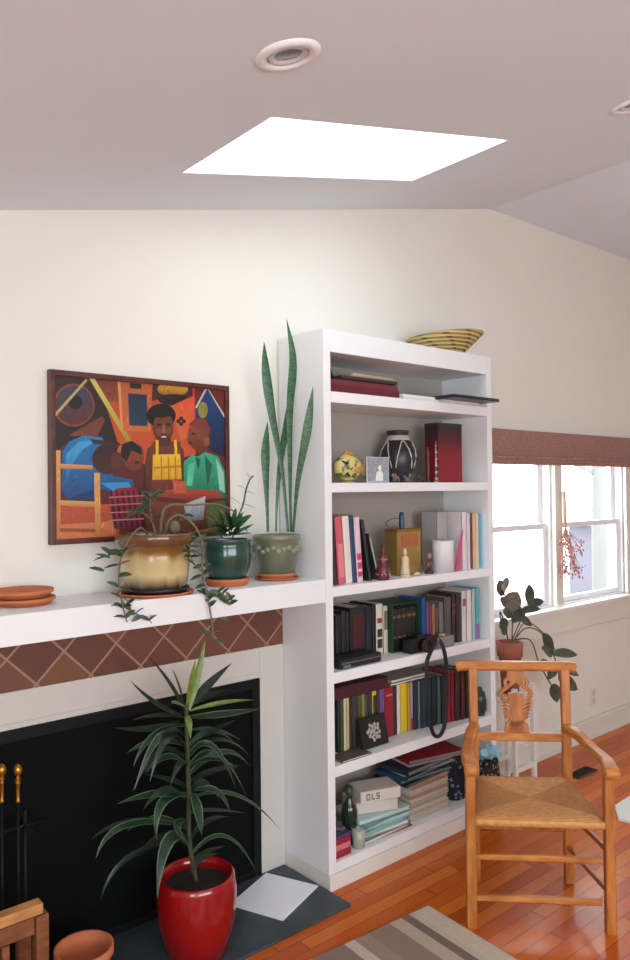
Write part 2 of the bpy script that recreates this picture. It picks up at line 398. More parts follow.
# ------------------------------------------------------------------ ceiling lights
def ceiling_ring(name, x, y, label, R):
    z = cz(x); tilt = Matrix.Rotation(-math.atan(SLOPE), 4, 'Y')
    t = thing(name, label, 'ceiling light', (x, y, z), None)
    xf = tilt.to_3x3(); c = Vector((x, y, z))
    MB().lathe([(R*.66, -.002), (R*.72, -.010), (R*.9, -.009), (R, -.003), (R, .003), (R*.62, .003)], c, 48, xf, (False, False)).build('trim_ring', M_WHITE, t)
    MB().lathe([(R*.64, .002), (R*.60, -.006), (R*.5, -.006), (R*.46, .0)], c, 40, xf, (False, False)).build('gimbal_ring', mat((205, 205, 205), .4, vary=.02), t)
    MB().lathe([(R*.46, .001), (R*.3, -.003), (.001, -.005)], c, 32, xf, (False, True)).build('lamp_face', mat((128, 128, 128), .25, .3, vary=.2, scale=60), t)
ceiling_ring('recessed_light', 1.119, 1.385, 'white round recessed ceiling light above and left of the skylight', .079)
ceiling_ring('recessed_light', 2.70, 1.33, 'recessed ceiling light cut by the right edge of the photo', .08)

# ------------------------------------------------------------------ painting
PY = 2.646
pt = thing('framed_painting', 'colourful painting of four people around a table in a mahogany frame', 'painting', (1.41, PY, 1.47))
def zp(x, y): return 30+x*.34921, 350+y*.34925
A = [at(47.5, 369.2, 1, PY), at(229, 386, 1, PY), at(228, 541, 1, PY), at(44, 545.6, 1, PY)]
px0, px1, pz0, pz1 = 1.035, 1.794, 1.467, 2.089
fw = .020
MB().box(px0, px0+fw, PY-.012, YW-.002, pz0, pz1, .003).box(px1-fw, px1, PY-.012, YW-.002, pz0, pz1, .003).box(px0+fw, px1-fw, PY-.012, YW-.002, pz0, pz0+fw, .003).box(px0+fw, px1-fw, PY-.012, YW-.002, pz1-fw, pz1, .003).build('frame', M_FRAME, pt)
def art_canvas():
    rnd = random.Random(3)
    bm = bmesh.new(); cl = bm.loops.layers.float_color.new('paint')
    layer = [0]
    def P(poly, c, c2=None, ang=None):
        layer[0] += 1; y = PY-.001-layer[0]*.00006
        pts = [at(*zp(*q), 1, PY) for q in poly]
        pts = [(min(max(p.x, px0+.012), px1-.012), min(max(p.z, pz0+.012), pz1-.012)) for p in pts]
        vs = [bm.verts.new((x, y, z)) for x, z in pts]
        try: F = bm.faces.new(vs)
        except ValueError: return
        l1 = lin(c); l2 = lin(c2) if c2 else l1
        zs = [z for x, z in pts]; xs = [x for x, z in pts]
        for lp, (x, z) in zip(F.loops, pts):
            k = ((z-min(zs))/(max(zs)-min(zs)+1e-6)) if ang != 'h' else ((x-min(xs))/(max(xs)-min(xs)+1e-6))
            lp[cl] = tuple(.82*(a*(1-k)+b_*k) for a, b_ in zip(l2, l1))+(1,)
        w_, h_ = max(xs)-min(xs), max(zs)-min(zs)
        if w_*h_ > .0009 and w_ < .5:       # brush strokes
            for _ in range(int(min(60, 10+w_*h_*1600))):
                sx, sz = rnd.uniform(min(xs), max(xs)), rnd.uniform(min(zs), max(zs)); a_ = rnd.uniform(-.6, .6)+1.2; L = rnd.uniform(.006, .022); t_ = rnd.uniform(.0008, .002)
                q4 = [(sx+L*math.cos(a_)*i-t_*math.sin(a_)*j, sz+L*math.sin(a_)*i+t_*math.cos(a_)*j) for i, j in ((-1, 0), (0, -1), (1, 0), (0, 1))]
                def inside(px, pz):
                    c_ = False
                    for (xa_, za_), (xb_, zb_) in zip(pts, pts[1:]+pts[:1]):
                        if (za_ > pz) != (zb_ > pz) and px < (xb_-xa_)*(pz-za_)/(zb_-za_)+xa_: c_ = not c_
                    return c_
                if not all(inside(*q_) for q_ in q4): continue
                k = (sz-min(zs))/(h_+1e-6); g_ = rnd.choice((.45, .6, .7, 1.35, 1.6, 1.9))
                F2 = bm.faces.new([bm.verts.new((qx, y-.00003, qz)) for qx, qz in q4])
                for lp in F2.loops: lp[cl] = tuple(min(1, .82*g_*(a*(1-k)+b_*k)) for a, b_ in zip(l2, l1))+(1,)
    def E(cx, cy, rx, ry, c, c2=None, n=20, rot=0):
        P([(cx+rx*math.cos(t)*math.cos(rot)-ry*math.sin(t)*math.sin(rot), cy+rx*math.cos(t)*math.sin(rot)+ry*math.sin(t)*math.cos(rot)) for t in [2*math.pi*i/n for i in range(n)]], c, c2)
    P([(40, 50), (580, 90), (580, 560), (30, 570)], (92, 34, 26))
    P([(60, 75), (180, 82), (300, 270), (100, 260), (55, 300)], (52, 28, 30), (30, 20, 24))
    P([(60, 300), (60, 190), (210, 195), (215, 250), (100, 270)], (36, 24, 28))
    E(125, 158, 60, 62, (140, 66, 44)); E(126, 158, 54, 56, (52, 66, 88), (96, 44, 34)); E(130, 150, 20, 20, (18, 16, 20))
    P([(110, 245), (205, 190), (215, 200), (190, 250)], (120, 60, 40))
    P([(190, 84), (252, 90), (256, 200), (225, 150)], (126, 56, 36), (160, 80, 44))
    P([(215, 150), (330, 150), (475, 120), (475, 300), (330, 330), (250, 262)], (190, 74, 34), (206, 90, 44))
    P([(168, 80), (186, 84), (292, 262), (276, 262)], (214, 204, 96), (168, 150, 58))
    P([(70, 182), (160, 82), (164, 88), (74, 190)], (196, 170, 110))
    P([(250, 90), (350, 98), (344, 235), (262, 232)], (186, 92, 48), (206, 110, 58)); P([(280, 124), (334, 128), (336, 218), (284, 216)], (22, 44, 70), (34, 60, 82))
    P([(285, 94), (318, 97), (318, 112), (285, 110)], (40, 24, 22)); P([(250, 90), (258, 91), (266, 232), (260, 232)], (224, 150, 80))
    P([(355, 97), (470, 104), (468, 130), (440, 160), (385, 158), (355, 130)], (60, 30, 24)); E(408, 112, 44, 22, (236, 176, 52), (140, 70, 30)); E(410, 142, 44, 16, (40, 22, 22))
    P([(464, 105), (472, 106), (478, 250), (470, 250)], (206, 60, 44)); P([(404, 160), (470, 130), (470, 240), (430, 260)], (226, 78, 48), (214, 110, 60))
    for dx, dy in ((0, -8), (8, 0), (0, 8), (-8, 0)): E(432+dx, 204+dy, 6, 6, (26, 18, 18), n=8)
    P([(470, 104), (580, 100), (580, 420), (478, 300)], (110, 34, 30)); P([(505, 108), (560, 190), (562, 310), (520, 290), (472, 240), (474, 160)], (26, 66, 118), (16, 34, 66)); E(494, 172, 14, 24, (150, 140, 60), n=12)
    P([(505, 106), (509, 110), (560, 192), (556, 196)], (206, 206, 196)); P([(503, 106), (507, 110), (476, 168), (472, 164)], (196, 196, 190))
    P([(55, 450), (240, 440), (260, 560), (55, 560)], (196, 84, 48), (160, 66, 44)); P([(80, 500), (240, 490), (250, 560), (70, 560)], (214, 120, 72))
    # seated figure in blue
    P([(88, 400), (92, 290), (112, 262), (150, 246), (205, 250), (232, 300), (236, 360), (292, 372), (298, 404), (252, 420), (205, 396), (182, 428), (112, 432)], (30, 124, 186), (16, 70, 126))
    P([(100, 300), (140, 262), (190, 258), (150, 285), (118, 330), (104, 380)], (70, 166, 214), (30, 116, 176)); P([(200, 380), (282, 378), (292, 400), (250, 412)], (52, 150, 206)); P([(120, 420), (180, 400), (182, 426), (115, 430)], (14, 52, 100))
    E(222, 312, 46, 44, (46, 26, 22), (74, 38, 28)); E(264, 296, 16, 26, (206, 120, 62), (150, 76, 44)); P([(170, 255), (240, 262), (262, 272), (225, 275), (180, 268)], (60, 32, 28)); E(248, 318, 20, 26, (92, 46, 30))
    P([(290, 390), (350, 425), (345, 445), (280, 410)], (70, 32, 24))
    # child in maroon
    E(296, 305, 30, 42, (150, 74, 46), (120, 52, 36)); P([(258, 300), (262, 270), (290, 260), (318, 280), (320, 300), (290, 288), (275, 320)], (30, 18, 20)); E(305, 322, 8, 5, (70, 30, 24), n=8)
    P([(222, 420), (246, 396), (300, 392), (330, 440), (322, 512), (240, 512)], (150, 36, 60), (110, 22, 44))
    for i in range(6): P([(228+i*16, 402), (233+i*16, 402), (247+i*16, 508), (241+i*16, 508)], (40, 14, 26))
    for i in range(4): P([(226, 420+i*22), (324, 415+i*22), (324, 419+i*22), (226, 424+i*22)], (206, 110, 116))
    # chair
    for q in ([(68, 286), (86, 288), (86, 548), (64, 548)], [(182, 352), (199, 352), (201, 545), (185, 545)], [(84, 430), (184, 434), (184, 450), (84, 446)], [(84, 326), (176, 330), (180, 342), (84, 340)]): P(q, (232, 170, 96), (196, 122, 66))
    P([(84, 510), (186, 512), (186, 522), (84, 520)], (150, 80, 44))
    # woman in yellow
    P([(335, 282), (352, 270), (356, 380), (345, 425), (326, 410), (328, 330)], (110, 56, 38), (76, 36, 28)); P([(424, 270), (438, 285), (442, 340), (428, 390)], (98, 48, 34))
    P([(350, 262), (430, 262), (428, 310), (352, 310)], (116, 60, 42)); P([(362, 240), (400, 240), (404, 275), (360, 275)], (84, 40, 30)); E(374, 188, 42, 34, (20, 17, 19)); E(380, 222, 29, 44, (124, 66, 44), (84, 42, 32)); E(374, 176, 36, 18, (24, 20, 22)); E(366, 236, 8, 12, (150, 86, 58), (110, 58, 40), n=10); E(396, 236, 7, 12, (144, 80, 54), (104, 54, 38), n=10)
    E(368, 214, 8, 4, (40, 22, 20), n=10); E(394, 214, 8, 4, (40, 22, 20), n=10); P([(378, 216), (384, 216), (388, 238), (374, 238)], (160, 92, 62)); E(381, 251, 13, 6, (110, 36, 36), (80, 26, 28), n=12); E(381, 249, 8, 2.5, (220, 206, 196), n=8)
    P([(350, 300), (428, 298), (434, 390), (348, 388)], (246, 200, 40), (214, 150, 30)); P([(358, 258), (366, 258), (366, 302), (358, 302)], (240, 190, 40)); P([(410, 258), (418, 258), (420, 302), (412, 302)], (240, 190, 40))
    for x in (372, 392, 412): P([(x, 305), (x+3, 305), (x+6, 380), (x+2, 380)], (170, 110, 24))
    P([(352, 335), (430, 330), (430, 336), (352, 341)], (190, 124, 30)); P([(345, 372), (436, 370), (446, 440), (340, 440)], (120, 54, 36), (90, 36, 28))
    # man in green
    P([(468, 265), (504, 262), (506, 300), (480, 310)], (110, 52, 36)); E(480, 246, 29, 40, (146, 78, 52), (112, 52, 38)); P([(452, 215), (470, 196), (500, 198), (515, 225), (508, 262), (498, 235), (470, 222)], (130, 56, 48)); E(504, 262, 9, 14, (150, 80, 54), n=10); E(466, 240, 6, 3, (40, 20, 20), n=8); E(458, 266, 6, 4, (90, 34, 32), n=8)
    P([(438, 320), (462, 300), (478, 306), (500, 292), (536, 305), (556, 350), (558, 425), (505, 425), (494, 402), (438, 396)], (60, 176, 134), (24, 110, 84))
    P([(470, 306), (486, 312), (480, 345)], (24, 90, 70)); P([(530, 310), (552, 350), (556, 410), (540, 400)], (150, 214, 186)); P([(450, 330), (470, 320), (462, 390), (446, 388)], (84, 200, 156)); P([(498, 300), (520, 330), (505, 395), (500, 340)], (22, 104, 78))
    # hands, bowl, table
    P([(335, 410), (420, 396), (540, 402), (548, 425), (450, 432), (345, 436)], (186, 76, 52), (130, 50, 38)); P([(405, 372), (440, 376), (446, 410), (410, 410)], (200, 92, 64)); P([(360, 420), (440, 428), (440, 480), (350, 470)], (96, 40, 32))
    P([(330, 432), (480, 440), (560, 430), (566, 545), (330, 545)], (130, 66, 42), (86, 48, 36)); P([(438, 442), (500, 418), (494, 486), (448, 490)], (196, 200, 206), (130, 136, 140)); P([(500, 440), (566, 430), (566, 500), (510, 520)], (40, 92, 52), (150, 110, 40)); P([(460, 520), (566, 500), (566, 545), (450, 545)], (176, 116, 44))
    me = bpy.data.meshes.new('canvas'); 
    for q in bm.verts: q.co -= pt.location
    bm.to_mesh(me); bm.free()
    M = bpy.data.materials.new('oil_paint'); M.use_nodes = True; t = M.node_tree; at_ = t.nodes.new('ShaderNodeVertexColor'); at_.layer_name = 'paint'
    t.links.new(at_.outputs[0], t.nodes['Principled BSDF'].inputs['Base Color']); t.nodes['Principled BSDF'].inputs['Roughness'].default_value = .45
    me.materials.append(M); o = bpy.data.objects.new('painted_image', me); COL.objects.link(o); o.parent = pt
art_canvas()
MB().box(px0+fw-.004, px1-fw+.004, PY, PY+.012, pz0+fw-.004, pz1-fw+.004).build('canvas', mat((120, 70, 50), .8), pt)

# ------------------------------------------------------------------ mantel plants and pots
ZM = 1.282
M_TERRA = mat((196, 112, 72), .8, vary=.14, scale=25, name='terracotta'); M_SOIL = mat((44, 34, 28), .95, vary=.4, scale=90, bump=.6, name='soil')
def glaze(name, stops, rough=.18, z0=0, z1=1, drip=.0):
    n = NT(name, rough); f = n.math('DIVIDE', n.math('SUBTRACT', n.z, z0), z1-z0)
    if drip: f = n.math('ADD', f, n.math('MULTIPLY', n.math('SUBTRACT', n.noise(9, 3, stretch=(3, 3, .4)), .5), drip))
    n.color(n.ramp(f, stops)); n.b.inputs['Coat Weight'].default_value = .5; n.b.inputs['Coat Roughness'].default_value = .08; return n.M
def saucer(o_parent, c, r, h, name='saucer', m=None, fl_=.88):
    return MB().lathe([(0, .0), (r*fl_, .0), (r*(fl_+.04), h*.2), (r*.95, h*.5), (r, h*.6), (r, h), (r*.93, h), (r*(fl_-.04), h*.35), (0, h*.35)], c, 44, cap=(False, False)).build(name, m or M_TERRA, o_parent)
# --- big glazed pot with trailing jade plant
c = at(155.5, 592, 1, 2.47); c.z = ZM; cx, cy = c.x, c.y; D = depth((cx, cy, 1.4)); k = D/FPX
jp = thing('trailing_jade_plant', 'trailing succulent in a large brown and cream drip-glazed pot on the mantel', 'potted plant', (cx, cy, ZM))
R = 39*k
saucer(jp, c, R*.98, .011)
saucer(jp, c+Vector((0, 0, .0042)), R*.86, .022, 'drip_tray', mat((34, 30, 30), .3, name='black_tray'))
zb, zt = .013, .013+at(156, 532.5, 1, cy).z-ZM-.013
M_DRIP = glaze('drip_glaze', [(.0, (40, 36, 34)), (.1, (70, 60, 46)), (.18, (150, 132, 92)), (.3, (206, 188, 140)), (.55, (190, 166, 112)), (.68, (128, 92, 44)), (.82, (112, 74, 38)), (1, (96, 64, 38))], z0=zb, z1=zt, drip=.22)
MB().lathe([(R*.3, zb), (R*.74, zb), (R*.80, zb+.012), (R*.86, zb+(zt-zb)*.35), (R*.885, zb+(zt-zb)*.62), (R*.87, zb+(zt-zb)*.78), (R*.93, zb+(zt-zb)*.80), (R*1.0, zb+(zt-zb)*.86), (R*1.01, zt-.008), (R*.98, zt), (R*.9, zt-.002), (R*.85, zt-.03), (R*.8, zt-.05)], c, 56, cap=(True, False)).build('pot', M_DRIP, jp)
MB().lathe([(.0, zt-.018), (R*.87, zt-.022)], c, 40, cap=(False, False)).build('soil', M_SOIL, jp)
M_JLEAF = leaf_mat('jade_leaf', (40, 64, 40), (66, 94, 58), .35); M_JSTEM = mat((120, 104, 84), .8, vary=.3, scale=60, name='jade_stem'); M_GSTEM = mat((70, 96, 56), .7, vary=.2, name='green_stem')
yc = cy
def Q(u, v, dy=0): return at(u, v, 1, yc+dy)
def jade_leaf(mb, p, d, L, wd):
    d = Vector(d).normalized(); up = Vector((random.uniform(-.4, .4), random.uniform(-.9, -.2), random.uniform(.2, .9)))
    mb.leaf([p, p+d*L*.3+Vector((0, 0, .002)), p+d*L*.65+Vector((0, 0, .002)), p+d*L], wd, up, .15, prof=lambda f: math.sin(math.pi*min(1, .12+f*.86))**.7)
main = [
    ([(160, 536, 0), (163, 512, 0), (172, 505, -.02), (190, 505, -.02), (215, 504, -.01), (230, 509, 0), (236, 514, .0)], .0052),
    ([(165, 538, 0), (168, 522, -.03), (180, 515, -.06), (196, 528, -.1), (203, 548, -.125), (202, 570, -.13), (207, 595, -.135), (212, 622, -.135), (214, 640, -.135)], .0055),
    ([(150, 538, 0), (140, 528, -.05), (126, 545, -.1), (119, 570, -.125), (121, 598, -.135), (127, 622, -.135)], .0042),
    ([(158, 536, 0), (150, 518, 0), (140, 512, 0), (134, 514, 0)], .003),
    ([(155, 537, 0), (150, 505, .01), (152, 498, .01), (160, 488, .01)], .003),
    ([(170, 535, 0), (180, 520, .0), (186, 512, .0)], .003),
    ([(145, 538, -.02), (128, 548, -.11), (116, 552, -.115), (106, 557, -.11)], .0028),
    ([(206, 596, -.135), (215, 592, -.14), (226, 597, -.14), (230, 606, -.14)], .0028),
    ([(121, 600, -.135), (133, 612, -.14), (146, 618, -.14), (152, 623, -.14)], .0026),
    ([(202, 572, -.13), (193, 562, -.13), (190, 548, -.12), (198, 540, -.12)], .0024)]
smb = MB(); stems = []
for pl, r in main:
    p3 = spline([Q(*q) for q in pl], 5); stems.append(p3); smb.tube(p3, [r*(1-.5*i/len(p3)) for i in range(len(p3))], 7)
MB_kn = smb.blob(Q(174, 528, -.02), .018, (1.2, 1, 1.4), 2, .1); smb.build('stem', M_JSTEM, jp)
jl = []
def jleaf(p, d, L, wd):
    q = MB(); jade_leaf(q, p, d, L, wd); jl.append((q, p))
for si, (p3, start, dens) in enumerate(((stems[1], 24, 1), (stems[2], 12, 1), (stems[3], 4, 1), (stems[4], 4, 1), (stems[5], 2, 1), (stems[6], 6, 1), (stems[7], 2, 1), (stems[8], 2, 1), (stems[9], 3, 1))):
    for i in range(start, len(p3), 2):
        p = p3[i]; s_ = 1 if (i//2) % 2 else -1
        for s2 in (s_, -s_):
            jleaf(p, (CR*s2*random.uniform(.6, 1)+CU*random.uniform(-.4, .7)-CF*random.uniform(0, .4)), random.uniform(.032, .052), random.uniform(.014, .02))
for u, v, L in ((132, 513, .05), (150, 502, .05), (122, 556, .045), (110, 558, .05), (104, 571, .05), (112, 621, .045), (206, 601, .045), (232, 600, .04), (228, 620, .035)):
    jleaf(Q(u, v, -.13 if v > 530 else 0), CR*random.uniform(-1, 1)+CU*.2, L, .017)
random.shuffle(jl)
for q, p in jl[:99]: q.build('leaf', M_JLEAF, jp)
# --- green pot
c = at(227.5, 582, 1, 2.505); c.z = ZM; yc = c.y; k = depth((c.x, c.y, 1.4))/FPX
gp = thing('potted_houseplant', 'leafy houseplant in a dark green glazed pot in the middle of the mantel pots', 'potted plant', c)
saucer(gp, c, 22.0*k, .028)
zt = at(227, 539, 1, yc).z-ZM; zb = .0105
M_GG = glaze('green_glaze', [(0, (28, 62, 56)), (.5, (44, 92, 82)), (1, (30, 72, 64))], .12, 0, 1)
R = 24.5*k
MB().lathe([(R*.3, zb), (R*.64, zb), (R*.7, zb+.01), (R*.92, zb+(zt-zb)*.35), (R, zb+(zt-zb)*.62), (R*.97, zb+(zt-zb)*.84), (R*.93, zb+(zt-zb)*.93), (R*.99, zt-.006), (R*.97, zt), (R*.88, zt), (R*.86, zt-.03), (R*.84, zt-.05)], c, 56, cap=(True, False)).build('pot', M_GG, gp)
MB().lathe([(0, zt-.016), (R*.87, zt-.02)], c, 36, cap=(False, False)).build('soil', M_SOIL, gp)
hd = at(219, 560, 1, yc-R*.98)
M_HL = leaf_mat('houseplant_leaf', (30, 74, 42), (60, 110, 60), .35)
st = [Q(233, 538), Q(236, 522), Q(243, 505), Q(246, 490), Q(250, 479)]
MB().tube(spline(st, 5), .0036, 7).tube(spline([Q(222, 538), Q(216, 522), Q(208, 512)], 5), .003, 7).build('stem', M_GSTEM, gp)
for u0, v0, u1, v1, s_, dy in ((228, 534, 205, 517, 3, -.02), (228, 534, 207, 527, 2, -.05), (230, 532, 220, 508, -1, 0), (232, 532, 236, 508, 1, .02), (232, 532, 252, 515, -3, 0), (234, 534, 254, 524, -4, -.02), (233, 535, 252, 533, -4, -.05), (228, 536, 208, 535, -3, -.08), (229, 532, 212, 508, -2, .03), (231, 530, 228, 512, 0, -.06), (242, 504, 258, 510, -2, 0), (242, 506, 228, 497, -1, 0), (246, 492, 256, 496, -1, 0), (246, 492, 238, 486, 0, 0), (250, 480, 246, 474, 0, 0), (250, 480, 255, 477, 0, 0), (231, 534, 244, 520, 2, -.06), (226, 533, 214, 520, 2, -.06), (230, 536, 240, 530, 1, -.09), (228, 535, 222, 524, 2, -.09)):
    a_, e_ = Q(u0, v0), Q(u1, v1, dy)
    MB().leaf(bez(a_, (a_+e_)/2+Vector((0, 0, .008+.002*s_)), e_, 7), .021 if v0 > 510 else .009, (0, -.5, 1), .2).build('leaf', M_HL, gp)
for i in range(26):
    a_ = Q(231+random.uniform(-5, 5), 535); e_ = Q(231+random.uniform(-27, 27), random.uniform(505, 535), random.uniform(-.1, .03))
    MB().leaf(bez(a_, (a_+e_)/2+Vector((0, 0, random.uniform(.004, .016))), e_, 7), random.uniform(.016, .026), (0, -.6, .8), .2).build('leaf', M_HL, gp)
fl = MB()
for i in range(9): fl.blob(Q(230+random.uniform(-4, 5), 531+random.uniform(-3, 3), -.09), .0035, sub=1)
fl.build('blossom', mat((214, 222, 206), .6), gp)
# --- olive pot with snake plant
c = at(277, 577, 1, 2.515); c.z = ZM; yc = c.y; k = depth((c.x, c.y, 1.4))/FPX
sp = thing('snake_plant', 'tall snake plant in an olive embossed pot at the bookcase end of the mantel', 'potted plant', c)
saucer(sp, c, 22.5*k, .009, 'saucer'); saucer(sp, c+Vector((0, 0, .0034)), 18.5*k, .024, 'saucer')
zt = at(277, 534.5, 1, yc).z-ZM; zb = .0125; R = 24*k
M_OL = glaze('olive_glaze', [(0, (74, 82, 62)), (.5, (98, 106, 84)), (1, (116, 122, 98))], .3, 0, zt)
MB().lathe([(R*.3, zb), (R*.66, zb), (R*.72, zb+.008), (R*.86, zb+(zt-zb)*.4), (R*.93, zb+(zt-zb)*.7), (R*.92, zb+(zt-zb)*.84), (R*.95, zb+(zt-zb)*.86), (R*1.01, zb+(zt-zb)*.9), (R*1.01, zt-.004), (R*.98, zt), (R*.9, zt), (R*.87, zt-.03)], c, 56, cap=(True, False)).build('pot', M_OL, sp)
MB().lathe([(0, zt-.014), (R*.88, zt-.018)], c, 36, cap=(False, False)).build('soil', M_SOIL, sp)
em = MB()
for i in range(26):
    a_ = 2*math.pi*i/26; zz = zb+(zt-zb)*(.66+.05*math.sin(i*2.1))
    em.blob(c+Vector((math.cos(a_)*R*.925, math.sin(a_)*R*.925, zz)), .0125, (1, 1, .8), 2, .25)
em.build('embossed_band', mat((136, 144, 116), .35, vary=.25), sp)
def snake_mat():
    n = NT('snake_leaf', .4); f = n.noise(60, 4, stretch=(1, 1, 2.2)); n.color(n.ramp(f, [(.38, (34, 74, 46)), (.6, (62, 110, 70))])); return n.M
M_SN = snake_mat()
for pts, wd in (([(288, 532, 0), (282, 470, .01), (272, 415, .01), (266, 372, .01), (264, 341, .01)], .036), ([(291, 532, .0), (290, 480, 0), (290, 410, 0), (293, 360, 0), (286.5, 318, 0)], .032),
                ([(293, 532, -.03), (298, 480, -.08), (307, 430, -.13), (313, 386, -.15)], .034), ([(268, 532, -.01), (266.5, 490, -.01), (265.5, 455, -.01), (267.5, 421, -.01)], .033), ([(276, 532, .02), (277, 500, .02), (280, 465, .03), (287, 420, .04), (289, 395, .04)], .026)):
    p3 = spline([Q(*q) for q in pts], 6)
    MB().leaf(p3, wd*1.12, -CF+Vector((random.uniform(-.2, .2), 0, 0)), .3, prof=lambda f: (.30+.70*min(1, max(0, f-.12)*2.0)**1.2)*(1 if f < .66 else max(0, 1-((f-.66)/.34)**1.6))).build('leaf', M_SN, sp)
# --- terracotta saucers
c = at(24, 603, 1, 2.56); c.z = ZM; k = depth((c.x, c.y, ZM))/FPX
o = saucer(None, c, 30*k, .024, 'saucer', None, .8); tag(o, 'wide terracotta saucer at the bottom of the stack on the left end of the mantel', 'saucer', 'terracotta saucers on the mantel')
o = saucer(None, c+Vector((-.003, .002, .0242)), 29.5*k, .026, 'saucer', None, .8); tag(o, 'terracotta saucer resting on top of another saucer at the left end of the mantel', 'saucer', 'terracotta saucers on the mantel')

# ------------------------------------------------------------------ hearth things
HZ = .012
c = at(197, 940, 1, 2.375); c.z = HZ; yc = c.y; k = depth((c.x, c.y, .3))/FPX
dp = thing('dracaena_plant', 'tall dracaena with arching striped leaves in a glossy red pot on the hearth', 'potted plant', c)
zt = at(197, 872, 1, yc).z-HZ; R = 40*k
M_RED = mat((150, 14, 17), .15, vary=.06, scale=12, coat=.6, name='red_glaze')
MB().lathe([(R*.3, 0), (R*.72, 0), (R*.78, .008), (R*.93, zt*.35), (R*1.0, zt*.62), (R*1.0, zt*.8), (R*.965, zt-.022), (R*.95, zt-.006), (R*.90, zt), (R*.84, zt-.004), (R*.82, zt-.03), (R*.8, zt-.06)], c, 64, cap=(True, False)).build('pot', M_RED, dp)
MB().lathe([(0, zt-.035), (R*.83, zt-.04)], c, 36, cap=(False, False)).build('soil', M_SOIL, dp)
def DQ(x, y, dy=0): return at(80+x/3, 640+y/3, 1, yc+dy)
MB().tube(spline([c+Vector((0, 0, zt-.04)), DQ(328, 600), DQ(326, 450), DQ(322, 330), DQ(318, 190)], 6), .0085, 10).build('trunk', mat((62, 66, 44), .8, vary=.35, scale=70, name='cane'), dp)
M_DD = leaf_mat('dracaena_leaf', (16, 33, 22), (27, 50, 32), .4)
M_DS = leaf_mat('dracaena_striped_leaf', (19, 40, 26), (30, 56, 36), .4, stripe=((92, 120, 84), .4))
M_DY = leaf_mat('dracaena_young_leaf', (88, 112, 42), (112, 134, 56), .35)
DL = [((325, 210), (352, 105), (376, 0), 'y', 24, 0), ((320, 210), (332, 130), (347, 55), 'y', 18, -.03), ((315, 215), (268, 130), (200, 42), 'd', 18, .03), ((312, 205), (296, 140), (274, 82), 'd', 16, -.03),
      ((330, 200), (385, 135), (455, 70), 'd', 26, .03), ((305, 225), (225, 190), (150, 120), 'd', 24, -.02), ((330, 212), (430, 188), (522, 180), 'y', 16, -.04), ((330, 232), (440, 222), (540, 206), 's', 26, .04),
      ((310, 232), (235, 226), (155, 241), 'd', 15, -.06), ((300, 245), (200, 268), (98, 262), 'd', 22, .02), ((322, 205), (290, 190), (274, 190), 'y', 18, -.07), ((322, 225), (326, 250), (332, 298), 'y', 20, -.09),
      ((318, 255), (222, 285), (160, 380), 's', 16, -.04), ((335, 330), (385, 280), (470, 240), 'd', 20, .05), ((335, 270), (410, 270), (485, 302), 'd', 16, .08), ((320, 300), (285, 270), (240, 285), 'd', 20, -.08),
      ((330, 400), (430, 336), (508, 378), 's', 20, -.03), ((330, 425), (400, 392), (484, 376), 'd', 20, .03), ((330, 445), (270, 420), (190, 402), 'd', 20, .04), ((328, 470), (230, 462), (112, 492), 's', 24, -.05),
      ((326, 465), (246, 490), (230, 602), 's', 26, -.09), ((340, 460), (352, 510), (366, 586), 's', 30, -.12), ((345, 450), (410, 455), (452, 522), 's', 22, -.07), ((345, 470), (480, 470), (602, 572), 's', 16, .02),
      ((325, 560), (140, 555), (48, 655), 's', 20, -.03), ((322, 550), (150, 545), (32, 600), 'd', 18, .05), ((328, 600), (262, 608), (232, 775), 's', 34, -.16), ((330, 650), (440, 590), (541, 722), 's', 14, -.05),
      ((330, 680), (370, 640), (440, 618), 'd', 16, .03), ((330, 600), (380, 545), (450, 530), 'd', 18, -.06), ((325, 600), (150, 650), (62, 778), 'd', 16, .03), ((330, 700), (370, 655), (420, 640), 'd', 12, -.04),
      ((322, 350), (250, 350), (165, 420), 'd', 18, .07), ((330, 520), (400, 510), (500, 520), 'd', 14, .06), ((325, 380), (300, 370), (270, 440), 'd', 20, -.1), ((330, 330), (430, 300), (510, 350), 'd', 16, .1), ((318, 200), (380, 170), (440, 150), 'd', 22, .08), ((322, 540), (290, 560), (330, 620), 's', 20, -.1)]
for i in range(13):
    yb = random.uniform(200, 620); sd = random.choice((-1, 1)); ln_ = random.uniform(90, 190)*(1-.25*(yb < 280)); dr = random.uniform(-.1, .8)
    DL.append(((325+sd*3, yb), (325+sd*ln_*.5, yb-random.uniform(10, 50)), (325+sd*ln_, yb+ln_*dr), random.choice('dds'), random.uniform(16, 26), random.uniform(-.13, .13)))
for a_, m_, e_, t_, wpx, dy in DL:
    p3 = bez(DQ(*a_), DQ(*m_, dy*.6), DQ(*e_, dy), 10)
    MB().leaf(p3, wpx/3*k*1.08, (.1, -.55, .8), .22, prof=lambda f: (.45+.55*min(1, f*3))*(1 if f < .45 else max(.02, 1-((f-.45)/.55)**1.6))).build('leaf', {'d': M_DD, 's': M_DS, 'y': M_DY}[t_], dp)
# white square on the hearth
poly = [(1.956, 2.630), (2.052, 2.403), (1.79, 2.303), (1.700, 2.530)]
o = MB().prism([Vector((x, y, HZ+.0005)) for x, y in poly], (0, 0, .006)).build('floor_tile', mat((244, 246, 250), .4, vary=.01, name='white_tile'))
tag(o, 'white square tile lying on the slate hearth beside the red pot', 'tile')
